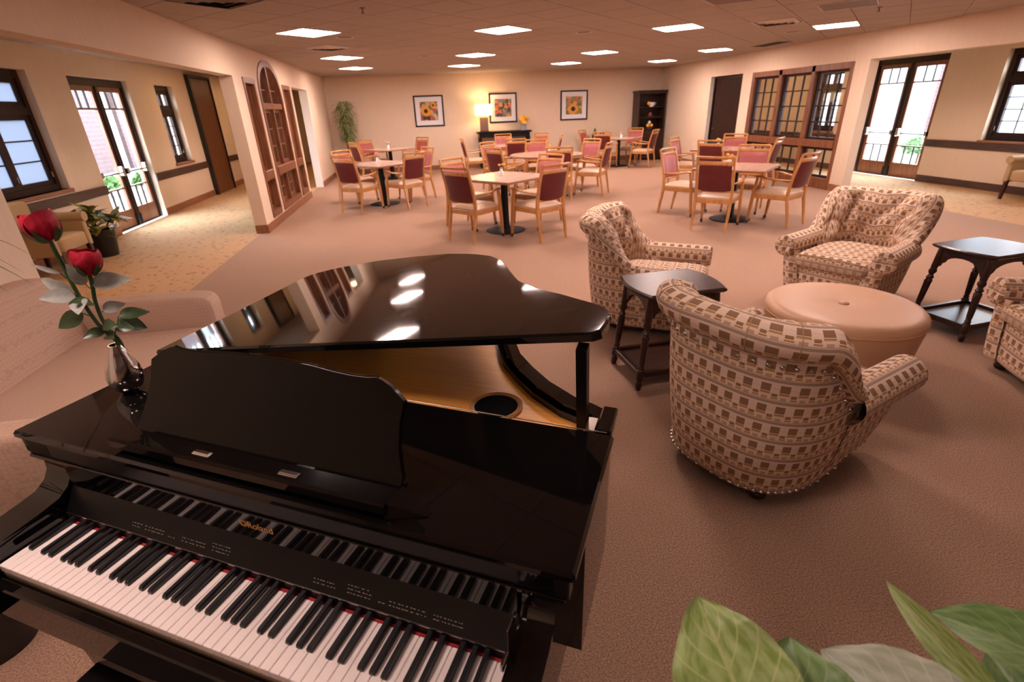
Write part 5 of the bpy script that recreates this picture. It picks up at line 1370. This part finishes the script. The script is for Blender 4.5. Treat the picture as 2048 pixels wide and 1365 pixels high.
# broad-leaved plant in front of us at the lower right
PX, PY = .52, .12
t = thing('broadleaf_plant', 'pale green broad-leaved houseplant close to us at the lower right', 'plant', (PX, PY, 0)); pot(t, .17, .30)
def big_leaf(base, tip, W, m, up, curl=.10, fold=.18, wave=.0):
    base, tip = Vector(base)-Vector((PX, PY, 0)), Vector(tip)-Vector((PX, PY, 0)); d = tip-base; L = d.length
    g = G(); V = []; UV = []; F = []; n, m_ = 18, 12
    for i in range(n+1):
        s = i/n; w = W*(math.sin(PI*min(1, .04+.96*s**.85))**.75)*(1-.12*s)
        if i == n: w = .002
        for k in range(m_+1):
            q = k/m_*2-1; z = -curl*L*(s-.35)**2*2+fold*abs(q)*w*.5+wave*W*math.sin(s*17+q*2)*q*q*.5+.012*W*math.sin(s*40-abs(q)*10)
            V.append((q*w*.5, L*s, z)); UV.append((q, s))
    for i in range(n):
        for k in range(m_): F.append((i*(m_+1)+k, i*(m_+1)+k+1, (i+1)*(m_+1)+k+1, (i+1)*(m_+1)+k))
    g.add(V, F, UV); orient(g, base, d, up)
    lf = obj('leaf', g, m, t, smooth=180, normals=False)
    obj('leaf_stalk', G().tube(bez([(0, 0, .26), (base.x*.35, base.y*.35, .26+(base.z-.26)*.55), base], 6), .006, 6), 'rose_green', lf, smooth=60)
CAMV = Vector((0, 0, 1.68))
UPV = (-.35, -.45, .82)
big_leaf((.335, .275, .965), (.330, .458, 1.032), .165, 'pale_leaf', UPV, .05, .10, .10)
big_leaf((.385, .235, .955), (.440, .395, 1.006), .155, 'mid_leaf', UPV, .10, .22, .08)
big_leaf((.560, .215, .985), (.478, .378, .993), .150, 'grey_leaf', (-.2, -.3, .9), .10, .16, .05)
big_leaf((.640, .255, .985), (.617, .431, 1.022), .046, 'pale_leaf', (-.80, .25, .55), .06, .30, .0)
big_leaf((.770, .270, 1.00), (.660, .388, 1.009), .095, 'mid_leaf', (-.1, -.3, .95), .12, .34, .05)
big_leaf((.700, .220, .93), (.735, .350, .955), .10, 'mid_leaf', (-.2, -.2, .9), .12, .30, .05)
big_leaf((.45, .10, .90), (.30, .12, .93), .13, 'mid_leaf', (-.2, -.1, .95), .15, .2, .05)
big_leaf((.56, .02, .88), (.60, -.16, .90), .14, 'pale_leaf', (-.1, -.2, .95), .15, .2, .05)
# palm standing between the sofa and the piano, mostly out of frame
t = thing('palm', 'slender-leaved palm at the left edge between the loveseat and the piano', 'plant', (-1.66, 1.50, 0)); pot(t, .16, .34)
def frond(pts, w):
    p = bez(pts, 6); g = G(); V = []; F = []; n = len(p)
    for i, c in enumerate(p):
        tt = (p[min(i+1, n-1)]-p[max(i-1, 0)]).normalized(); s_ = tt.cross(Vector((0, 0, 1))).normalized(); ww = w*math.sin(PI*min(1, .06+.94*(i/(n-1)))**.7)*.5+.0006
        V += [c-s_*ww+Vector((0, 0, ww*.35)), c, c+s_*ww+Vector((0, 0, ww*.35))]
    for i in range(n-1): F += [(i*3, i*3+1, i*3+4, i*3+3), (i*3+1, i*3+2, i*3+5, i*3+4)]
    obj('frond', g.add(V, F), 'palm_green', t, smooth=180, normals=False)
for tip in ((.394, .377, 1.277), (.414, .264, 1.261), (.483, .183, 1.241), (.435, .148, 1.235)):
    frond([(0, 0, .30), (.10, .06, .85), (tip[0]*.70, tip[1]*.6, tip[2]+.13), (tip[0]*.86, tip[1]*.85, tip[2]+.085), tip], .022)
for k in range(9):
    a = 1.9+k*.42; r = .45+.1*(k % 3); frond([(0, 0, .30), (.12*math.cos(a), .12*math.sin(a), .9), (.32*math.cos(a), .32*math.sin(a), 1.35), (r*math.cos(a), r*math.sin(a), 1.2)], .024)
